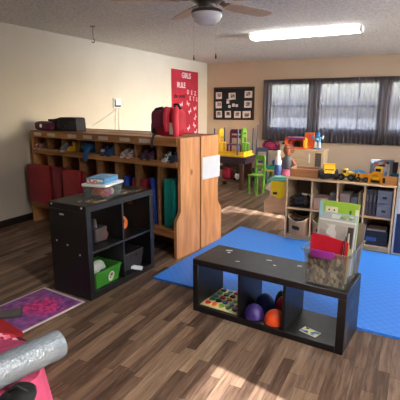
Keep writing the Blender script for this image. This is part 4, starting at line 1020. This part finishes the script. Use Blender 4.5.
for i, c in enumerate(((190, 60, 70), (70, 120, 180), (230, 190, 70), (90, 160, 90))):
    tr = (0, 1, 2, 1)[i]; x = (-.17, -.10, -.17, -.10)[i]; z = (.0645, .2495, .0645, .2495)[i]
    t = thing('storybook', ('red book on the lowest tier of the stepped rack', 'blue book on the middle tier of the stepped rack', 'yellow book on the lowest tier of the stepped rack', 'green book on the middle tier of the stepped rack')[i], 'book', at(rk, x, .12+.14*i-.1*(i == 1), z), rad(-3), 'books in the stepped rack')
    t.rotation_euler = (0, rad(12), rad(-3))
    MB().box(.02, .03, -.06, .06, 0, .15, bev=.002).build('cover', mat('rack_book_%d' % i, c, .5), t); MB().box(.0225, .0275, -.058, .062, .002, .152).build('pages', PAP, t)
yb = thing('hanging_bin', 'bright yellow bin with a mint lid hooked on the left side of the toy shelf', 'bin', tsp(-.125, .16, .435), rad(4))
MB().prism([(-.075, .05), (.03, -.0), (.072, .04), (.082, .215), (-.082, .215)], 'y', -.07, .07).build('bin_body', mat('bright_yellow_plastic', (250, 216, 30), .35, var=.03), yb)
MB().box(-.105, .105, -.085, .085, .215, .238, bev=.006).box(-.07, .07, -.055, .055, .238, .256, bev=.008).build('lid', mat('mint_plastic', (120, 206, 180), .35), yb, 'mint lid')
MB().box(-.06, -.01, -.073, -.07, .055, .085).build('dark_print', mat('dark_print', (60, 48, 46), .5), yb)
MB().box(.075, .124, -.03, .03, .18, .205).build('hook', BLP, yb)
# doll and dress-up things on the rack
dl = thing('rag_doll', 'brown cloth doll in a grey top and pink skirt sitting on the pink rack', 'doll', (-1.595, 5.88, .4795), rad(-10)); dl.scale = (1.35, 1.35, 1.4)
SKN = mat('brown_doll_cloth', (156, 96, 70), .8); 
MB().sph((0, 0, .275), (.05, .048, .06)).build('head', SKN, dl)
MB().lathe([(0, .335), (.03, .33), (.052, .30), (.055, .27), (.05, .25), (.052, .285), (0, .30)], 16, Matrix.Translation((0, .008, 0))).build('hair', mat('doll_hair', (96, 50, 36), .9), dl)
rbox(MB(), 0, 0, .145, .058, .042, .075, .8).build('grey_top', mat('doll_grey_top', (110, 110, 118), .9), dl)
MB().lathe([(0, .085), (.055, .085), (.085, .02), (.09, .005), (.08, 0), (0, 0)], 20).build('pink_skirt', mat('doll_pink', (206, 106, 140), .9), dl)
for s_ in (-1, 1):
    MB().tube([(s_*.05, 0, .19), (s_*.085, -.01, .13), (s_*.09, -.04, .08)], [.02, .017, .015], 10).build('arm', SKN, dl)
    MB().tube([(s_*.03, -.05, .02), (s_*.035, -.12, .018), (s_*.035, -.145, .03)], [.02, .018, .018], 10).build('leg', SKN, dl)
    MB().sph((s_*.018, -.044, .285), .006).build('eye', BLP, dl)
bt_ = thing('drink_bottle', 'white and blue plastic bottle standing beside the cloth doll', 'bottle', (-1.665, 5.635, .4795), 0); bt_.scale = (1, 1, 1.25)
MB().lathe([(0, 0), (.045, 0), (.047, .02), (.047, .20), (.03, .25), (.018, .27), (.018, .29), (0, .29)], 24).build('bottle_body', mat('pale_bottle', (206, 214, 222), .3), bt_)
MB().lathe([(.0475, .05), (.0485, .055), (.0485, .16), (.0475, .165)], 24).build('label_band', mat('blue_label', (60, 90, 150), .5), bt_)
MB().lathe([(0, .325), (.022, .325), (.024, .285), (.0, .285)], 18).build('cap', WHITE, bt_)
cn = thing('play_canister', 'bright blue plastic canister behind the wooden tray', 'canister', (-1.36, 5.62, .60), 0)
CY = mat('cyan_plastic', (40, 160, 220), .4)

# ------------------------------------------------------------------ low cabinet behind with the play house
bc = thing('cabinet', 'low beige cabinet with a dark grille standing behind the toy shelf', 'cabinet', (-1.83, 7.80, 0), 0)
BEI = wood('beige_cabinet_wood', (190, 162, 130), (208, 182, 150), .5, (1.5, 10, 10), False)
MB().box(-.42, .37, 0, .40, 0, .66, bev=.004).build('carcass', BEI, bc)
MB().box(-.43, .38, -.01, .41, .66, .69, bev=.004).build('top_board', BEI, bc)
MB().box(.22, .33, -.008, 0, .36, .64).build('grille', mat('grille_brown', (100, 88, 80), .6), bc)
g_ = MB()
for k in range(6): g_.box(.22, .33, -.014, -.008, .375+.045*k, .395+.045*k)
g_.build('grille_slat', mat('grille_slat_brown', (74, 64, 60), .6), bc)
MB().box(.10, .125, -.008, 0, .45, .62, bev=.003).build('handle', WHITE, bc)
cn.location = (-1.60, 5.72, .60)
cn.location = (-1.93, 7.70, .0)
bpy.data.objects.remove(cn)
cn = thing('play_canister', 'bright blue plastic tub on a stand behind the wooden tray', 'canister', (-1.375, 5.60, 0), 0)
MB().box(-.10, .10, -.10, .10, .0, .49, bev=.004).build('stand', BEI, cn)
MB().lathe([(0, .49), (.062, .49), (.066, .50), (.066, .62), (.05, .64), (.0, .64)], 24).build('canister_body', CY, cn)
MB().lathe([(.055, .638), (.058, .64), (.058, .655), (.0, .66), (0, .65)], 24).build('lid', CY, cn)
# toy garage / play house
ph = thing('play_house', 'orange and yellow toy play house with a purple roof on the beige cabinet', 'play house', (-2.02, 8.0, .69), 0)
YP = mat('toy_yellow', (232, 180, 50), .4); OP = mat('toy_orange', (222, 100, 46), .4); PP = mat('toy_purple', (80, 50, 120), .4); RP = mat('toy_red', (196, 60, 50), .4)
MB().box(-.21, .21, -.10, .10, 0, .025, bev=.004).build('base', OP, ph)
for s_ in (-1, 1):
    MB().prism([(s_*.15, .025), (s_*.21, .025), (s_*.20, .10), (s_*.205, .17), (s_*.175, .21), (s_*.15, .17)], 'y', -.09, .09).build('tower', YP if s_ > 0 else OP, ph)
MB().box(-.15, .15, .07, .09, .025, .17).build('back_wall', OP, ph)
MB().prism([(-.19, .17), (.19, .17), (.175, .215), (-.175, .215)], 'y', -.10, .10).build('roof', RP, ph)
MB().box(-.14, .14, -.104, -.10, .178, .205).build('roof_sign', PP, ph)
MB().prism([(-.06, .025), (.06, .025), (.06, .10), (.03, .13), (-.03, .13), (-.06, .10)], 'y', .05, .07).build('doorway', BLP, ph)
MB().box(-.14, -.075, -.04, .07, .025, .12, bev=.006).build('inner_block', RP, ph)
ob = thing('toy_box', 'upright orange-red box between the play house and the blue doll', 'box', (-1.79, 8.08, .69), 0)
MB().box(-.085, .085, -.05, .05, 0, .30, bev=.005).build('box_body', OP, ob); MB().box(-.07, .07, -.052, -.05, .05, .26).build('front_panel', mat('toy_red_orange', (206, 84, 50), .5), ob)
fg = thing('toy_robot', 'blue and white toy figure with raised arms standing on the beige cabinet', 'toy figure', (-1.62, 8.0, .69), 0)
BF = mat('figure_blue', (50, 140, 200), .4); WF = mat('figure_white', (216, 224, 232), .4)
rbox(MB(), 0, 0, .185, .055, .035, .055, .7).build('torso', BF, fg)
MB().sph((0, 0, .275), (.036, .034, .038)).build('head', BF, fg)
for s_ in (-1, 1):
    MB().tube([(s_*.03, 0, .14), (s_*.035, 0, .08), (s_*.04, 0, .03)], [.024, .02, .022], 10).build('leg', WF, fg)
    MB().box(s_*.04-.026, s_*.04+.026, -.05, .025, 0, .03, bev=.008).build('foot', BF, fg)
    MB().tube([(s_*.05, 0, .215), (s_*.09, -.01, .20), (s_*.10, -.02, .25)], [.018, .016, .018], 10).build('arm', WF if s_ > 0 else BF, fg)
MB().box(-.02, .02, -.04, -.032, .17, .21, bev=.003).build('chest_badge', WF, fg)
MB().box(-.02, .02, -.036, -.03, .27, .285).build('visor', BLP, fg)
# second low cabinet to the left with pink bags
lc = thing('cabinet', 'low off-white cabinet against the back wall under the left curtain', 'cabinet', (-2.72, 8.62, 0), 0)
OW = mat('off_white_laminate', (206, 190, 172), .5, var=.03)
MB().box(-.27, .33, 0, .38, 0, .53, bev=.004).build('carcass', OW, lc)
MB().box(-.28, .34, -.01, .39, .53, .555, bev=.004).build('top_board', OW, lc)
for k in (0, 1): MB().box(-.26+.29*k, .02+.29*k, -.012, 0, .03, .51, bev=.003).build('door', OW, lc)
bgp = thing('duffel_bag', 'pink and black duffel bag slumped on the low cabinet under the left curtain', 'bag', (-2.75, 8.74, .555), .1)
lump(MB(), (0, 0, .10), (.19, .11, .095), .10, 21).build('bag_body', mat('pink_nylon', (176, 50, 96), .7, bump=.3), bgp)
lump(MB(), (0, .03, .16), (.15, .08, .06), .15, 22).build('bag_flap', BK, bgp, 'black flap')
MB().tube([(-.14, -.09, .08), (-.10, -.10, .17), (0, -.09, .21), (.10, -.10, .17), (.14, -.09, .08)], .012, 8).build('bag_strap', BK, bgp)
MB().box(-.19, .19, -.09, .09, .002, .03, bev=.01).build('bag_base', BK, bgp)
b2 = thing('toy_basket', 'black and cream toy basket between duffel bag and play house', 'basket', (-2.465, 8.74, .555), 0)
bin_(MB(), .12, .14, .14, .012, .004).build('basket_body', mat('cream_canvas', (206, 196, 170), .8), b2)
lump(MB(), (0, 0, .13), (.055, .06, .05), .2, 5).build('dark_contents', BLP, b2)
ys = thing('toy_block_tower', 'small yellow toy tower in front of the off-white cabinet', 'toy', (-2.40, 8.10, .0), 0)
MB().box(-.09, .09, -.09, .09, 0, .40, bev=.004).build('stool', BEI, ys)
MB().cyl((0, 0, .40), (0, 0, .50), .055).cyl((0, 0, .50), (0, 0, .57), .04).build('tower', YP, ys)

# ------------------------------------------------------------------ table with upturned table and chairs
DKB = wood('dark_brown_wood', (58, 34, 24), (92, 56, 38), .5, (14, 14, 1.5), False)
tb1 = thing('low_table', 'dark brown table with a lower shelf behind the lockers, under the upturned furniture', 'table', (-2.95, 7.15, 0), rad(-2))
MB().box(-.34, .34, -.24, .24, .545, .595, bev=.004).build('tabletop', mat('dark_plum_laminate', (52, 36, 52), .4), tb1)
for (x, y) in ((-.28, -.2), (.25, -.2), (-.28, .2), (.25, .2)):
    MB().box(x-.035, x+.035, y-.03, y+.03, 0, .47, bev=.003).build('leg', DKB, tb1)
MB().box(-.32, .32, -.225, .225, .47, .545, bev=.003).build('apron', mat('dark_plum_laminate', (52, 36, 52), .4), tb1)
MB().box(-.28, .25, -.2, .2, .13, .155, bev=.002).build('lower_shelf', DKB, tb1)
MB().box(-.30, .27, .19, .215, .155, .47).build('back_panel', DKB, tb1)
t = thing('toy_bag', 'red cloth bag on the lower shelf of the dark table', 'bag', at(tb1, -.10, -.05, .155), 0)
rbox(MB(), 0, 0, .10, .10, .08, .10, .6).build('bag_body', mat('red_cloth', (160, 26, 56), .8), t)
MB().tube([(-.05, -.06, .17), (-.04, -.08, .22), (.04, -.08, .22), (.05, -.06, .17)], .01).build('bag_handle', mat('red_cloth', (160, 26, 56), .8), t)
t = thing('soft_toy', 'black and white soft toy on the lower shelf beside the red bag', 'soft toy', at(tb1, .12, -.06, .155), 0)
MB().sph((0, 0, .07), (.065, .06, .07)).build('toy_body', WHITE, t); MB().sph((0, -.02, .165), (.055, .05, .05)).build('toy_head', BLP, t, 'black head')
for s_ in (-1, 1): MB().sph((s_*.04, -.02, .21), .018).build('ear', BLP, t); MB().sph((s_*.05, -.05, .02), (.025, .035, .02)).build('foot', BLP, t)
# upturned yellow table
ut = thing('upturned_table', 'yellow child table turned upside down on the dark table, grey legs up', 'table', at(tb1, -.005, 0, .595), rad(-2))
YTOP = mat('yellow_laminate', (222, 174, 34), .4); NVL = mat('navy_grey_leg', (70, 76, 104), .4, .3)
MB().box(-.31, .31, -.23, .23, 0, .035, bev=.004).build('tabletop', YTOP, ut)
b = MB()
for a in ((-.29, .29, -.21, -.195), (-.29, .29, .195, .21), (-.29, -.275, -.195, .195), (.275, .29, -.195, .195)): b.box(a[0], a[1], a[2], a[3], .035, .09)
b.build('apron', YTOP, ut)
for (x, y) in ((-.285, -.205), (.175, -.225), (-.285, .205), (.285, .205)):
    MB().cyl((x, y, .035), (x*1.02, y*1.02, .49), .017, .014, 12).build('leg', NVL, ut)
def kid_chair(label, m, loc, rz, h=.55, seat=.27, upside=False, legm=None, w=.28, d=.13):
    o = thing('child_chair', label, 'chair', loc, rz, 'small plastic chairs')
    S = Matrix.Rotation(PI, 4, 'X') @ Matrix.Translation((0, 0, -h)) if upside else Matrix()
    MB().box(-w/2, w/2, -d, d, seat-.02, seat, S, bev=.008).build('seat', m, o)
    b = MB(); b.prism([(-w/2, seat), (-w/2+.035, seat), (-w/2+.04, h-.08), (w/2-.04, h-.08), (w/2-.035, seat), (w/2, seat), (w/2-.005, h-.04), (w/2-.03, h), (-w/2+.03, h), (-w/2+.005, h-.04)], 'y', d-.03, d, S)
    b.box(-w/2+.03, w/2-.03, d-.025, d-.005, seat+.10, seat+.15, S); b.build('backrest', m, o)
    for sx in (-1, 1):
        for sy in (-1, 1): MB().box(sx*(w/2-.025)-.016, sx*(w/2-.025)+.016, sy*(d-.025)-.016, sy*(d-.025)+.016, 0, seat-.02, S, bev=.004).build('leg', legm or m, o)
    return o
PUR = mat('purple_chair_plastic', (96, 34, 76), .4); LIM = mat('lime_chair_plastic', (98, 150, 44), .4); YCH = mat('yellow_chair_plastic', (232, 184, 40), .4)
kid_chair('dark purple child chair standing inside the upturned yellow table', PUR, at(ut, -.01, .05, .0355), rad(4), .43, .17, w=.25, d=.11)
kid_chair('yellow child chair at the left inside the upturned yellow table', YCH, at(ut, -.222, -.03, .0355), rad(90), .44, .2, w=.20, d=.045)
kid_chair('lime green child chair at the right inside the upturned yellow table', LIM, at(ut, .205, .05, .0355), rad(88), .46, .2, w=.20, d=.05)
# lime green chairs and yellow activity table beside
at_ = thing('activity_table', 'yellow-topped activity table with lime green legs right of the dark table', 'table', (-2.05, 7.2, 0), rad(-2))
MB().box(-.30, .42, -.22, .22, .37, .395, bev=.004).build('tabletop', mat('maize_laminate', (226, 196, 90), .4), at_)
for (x, y) in ((-.27, -.19), (.38, -.19), (-.27, .19), (.38, .19)): MB().box(x-.022, x+.022, y-.022, y+.022, 0, .37, bev=.003).build('leg', LIM, at_)
MB().box(-.27, .38, -.2, .2, .10, .115).build('lower_shelf', mat('lime_panel', (100, 160, 60), .5), at_)
TEA = mat('teal_plastic', (20, 130, 120), .4); DBL = mat('dark_blue_plastic', (30, 50, 110), .4)
for i, (x, y, m, w, h, nm) in enumerate(((-.09, -.12, TEA, .24, .06, 'teal'), (.15, -.08, DBL, .20, .09, 'dark blue'), (-.05, .10, DBL, .26, .13, 'deep blue'))):
    t = thing('toy_tray', nm+' plastic tray on the yellow activity table, '+('front left', 'right', 'back')[i], 'tray', at(at_, x, y, .395), 0, 'plastic trays on the activity table')
    bin_(MB(), w, .15, h, .012, .004).build('tray_body', m, t)
    MB().tube([(-w/2-.012, -.087, h), (w/2+.012, -.087, h), (w/2+.012, .087, h), (-w/2-.012, .087, h), (-w/2-.012, -.087, h)], .006, 6).build('rim', m, t)
for i, (x, c) in enumerate(((-.12, (60, 150, 130)), (.06, (90, 170, 110)), (.22, (50, 120, 140)))):
    t = thing('toy_bin', ('sea green', 'leaf green', 'petrol blue')[i]+' toy bin on the shelf under the activity table', 'bin', at(at_, x, -.05, .115), 0, 'bins under the activity table')
    bin_(MB(), .12, .20, .12, .015, .004).build('bin_body', mat('underbin_%d' % i, c, .4), t)
    MB().tube([(-.075, -.115, .12), (.075, -.115, .12), (.075, .115, .12), (-.075, .115, .12), (-.075, -.115, .12)], .006, 6).build('rim', mat('underbin_%d' % i, c, .4), t)
kid_chair('lime green child chair tucked at the left end of the activity table', LIM, (-2.36, 6.74, 0), rad(-20), .66, .34, w=.22, d=.11)
kid_chair('navy child chair turned up behind the lime green chair', NVL, (-2.60, 7.66, 0), rad(10), .70, .30, w=.24)
br = thing('broom', 'thin navy pole leaning beside the upturned yellow table', 'pole', (-2.83, 7.95, 0), 0)
MB().cyl((0, 0, .08), (.03, .06, 1.12), .014).build('handle', NVL, br); MB().box(-.10, .10, -.03, .03, 0, .09, bev=.01).build('brush_head', BLP, br)

# ------------------------------------------------------------------ front left: rug, mats, pile
rg = thing('flower_rug', 'purple rug with a magenta flower and white border on the floor by the black shelf', 'rug', (-2.42, 1.985, 0), rad(-6))
RUGW = mat('white_border', (216, 204, 206), .6)
MB().box(-.245, .245, -.30, .30, 0, .005, bev=.001).build('border', RUGW, rg)
MB().box(-.225, .225, -.26, .275, .005, .0062).build('print', rug_mat(), rg)
rm = thing('play_mat', 'red rounded mat with a blue patch at the left edge of the photo', 'mat', (-2.42, 1.555, 0), rad(-12))
def rrect(w, d, r, n=6):
    P = []
    for (cx, cy, a0) in ((w-r, d-r, 0), (-w+r, d-r, 90), (-w+r, -d+r, 180), (w-r, -d+r, 270)):
        for k in range(n+1): a = rad(a0+90*k/n); P.append((cx+r*math.cos(a), cy+r*math.sin(a)))
    return P
MB().prism(rrect(.24, .20, .06), 'z', .0065, .016).build('mat_base', mat('red_felt', (176, 30, 40), .8), rm)
MB().prism(rrect(.13, .10, .05), 'z', .016, .0175, Matrix.Translation((-.05, -.0, 0))).build('blue_patch', mat('blue_felt', (36, 50, 160), .8), rm, 'blue patch')
fd = thing('tablet_case', 'dark grey flat case lying across the left side of the purple rug', 'case', (-2.515, 1.815, .0065), rad(45))
MB().box(-.15, .13, -.065, .065, 0, .014, bev=.005).build('case_body', mat('dark_grey_case', (58, 60, 60), .4), fd)
MB().box(-.135, .115, -.05, .05, .014, .0155).build('case_panel', mat('mid_grey_case', (84, 84, 82), .4), fd)

bl = thing('toy_crate', 'pink fleece blanket heaped under the silver roll in the front left corner', 'blanket', (-1.725, 1.00, 0), 0)
PNK = mat('pink_fleece', (214, 84, 126), .9, var=.16, vscale=14, bump=.6, bscale=40)
def heap(R_, h, seed):
    rr = random.Random(seed); ph = [rr.uniform(0, 6) for _ in range(8)]
    def fn(u, v):
        th = 2*PI*u
        side = max(0, (v-.62)/.38)
        r = R_*(min(v/.62, 1)*.9+.1*side)*(1+.06*math.sin(2*th+ph[0])+side*.05*math.sin(7*th+ph[1])+side*.035*math.sin(13*th+ph[2]))
        x = r*math.cos(th); y = r*math.sin(th)
        z = h*(1-side**1.15)
        z += (1-side)*(.016*math.sin(16*x+9*y+ph[3])+.012*math.sin(24*y-11*x+ph[4]))
        return (x, y, max(.002, z))
    return fn
def heap_mesh(R_, h, seed, th):
    b = MB().sheet(72, 26, heap(R_, h, seed), th); bmesh.ops.remove_doubles(b.bm, verts=b.bm.verts[:], dist=.0004); return b
heap_mesh(.375, .305, 3, .006).build('fleece', PNK, bl)
bl.name = 'fleece_blanket'
rc = thing('patterned_cloth', 'red and pink patterned cloth crumpled behind the silver roll', 'cloth', (-1.90, 1.345, 0), .3)
PATC = pattern_mat('red_pink_print', [(170, 24, 44), (230, 120, 150), (110, 14, 30), (200, 40, 60), (236, 170, 190), (60, 30, 70)], 34)
heap_mesh(.18, .17, 11, .005).build('cloth', PATC, rc)
bs = thing('black_shoe', 'small black rounded bag lying on the pink blanket below the silver roll', 'bag', (-1.345, 1.0, .275), .5)
bs.name = 'small_bag'
lump(MB(), (0, 0, .035), (.07, .085, .035), .08, 2).build('bag_body', BLP, bs); MB().tube([(-.04, 0, .06), (0, .0, .085), (.04, 0, .06)], .006).build('bag_loop', BLP, bs)
roll = thing('bubble_wrap_roll', 'long silver bubble-wrap roll lying across the pink blanket', 'roll', (-1.392, 1.285, .39), 0)
A = Vector((0, 0, 0)); Bv = Vector((-.13, -.62, .01))
ax = (Bv-A).normalized(); q = Vector((0, 0, 1)).rotation_difference(ax).to_matrix().to_4x4()
L_ = (Bv-A).length
MB().lathe([(.022, -.0), (.05, -.002), (.064, .006), (.067, .02)]+[(.067+.0015*math.sin(k*1.7), .02+(L_-.04)*k/24) for k in range(1, 24)]+[(.067, L_-.02), (.064, L_-.004), (.022, L_), (.022, 0)], 36, q).build('wrap', bubble_mat(), roll)
MB().sheet(6, 10, lambda u, v: tuple(q @ Vector((.068*math.cos(2.6+u*.5)+.02*u, .068*math.sin(2.6+u*.5)-.03*u, .03+.4*v))), .002, (0, 0, 1)).build('loose_edge', bubble_mat(), roll)

# ------------------------------------------------------------------ light
def sun():
    d = Vector((-1, .24, -.47)).normalized()
    l = bpy.data.lights.new('sun', 'SUN'); l.energy = 14; l.angle = rad(.6); l.color = (1, .96, .90)
    o = bpy.data.objects.new('sun', l); C.objects.link(o); o.rotation_euler = Vector((0, 0, -1)).rotation_difference(d).to_euler()
sun()
def daylight(name, loc, rot, w, h, power, spread=180, col=(.97, .98, 1)):
    l = bpy.data.lights.new(name, 'AREA'); l.shape = 'RECTANGLE'; l.size = w; l.size_y = h; l.energy = power; l.color = col; l.spread = rad(spread)
    o = bpy.data.objects.new(name, l); C.objects.link(o); o.location = loc; o.rotation_euler = rot
daylight('window_daylight', (XR+.02, 6.9, 1.70), (0, rad(90), 0), .75, 3.1, 7)  # added area lamp in the unseen side window, broad fill
daylight('window_daylight', (XR+.01, 6.9, 1.70), (0, rad(90), 0), .75, 3.1, 8, 40)  # second added lamp there, narrower, brightens the left wall
wd = bpy.data.worlds.new('sky'); bpy.context.scene.world = wd; wd.use_nodes = True
nt = wd.node_tree; bgn = nt.nodes['Background']
sk = nt.nodes.new('ShaderNodeTexSky'); sk.sky_type = 'NISHITA'; sk.sun_disc = False; sk.sun_elevation = rad(28); sk.sun_rotation = rad(100); sk.air_density = 1; sk.dust_density = 3
nt.links.new(sk.outputs[0], bgn.inputs['Color']); bgn.inputs['Strength'].default_value = 1.1

# ------------------------------------------------------------------ camera
cam = bpy.data.cameras.new('camera'); co = bpy.data.objects.new('camera', cam); C.objects.link(co)
cam.sensor_width = 36; cam.lens = 419.4/400*36
co.location = (0, 0, 1.475); co.rotation_euler = (rad(90-12.6), 0, rad(27.05))
sc = bpy.context.scene; sc.camera = co
sc.view_settings.view_transform = 'Standard'; sc.view_settings.look = 'None'; sc.view_settings.gamma = 1; sc.view_settings.use_curve_mapping = False
sc.view_settings.exposure = 1.55
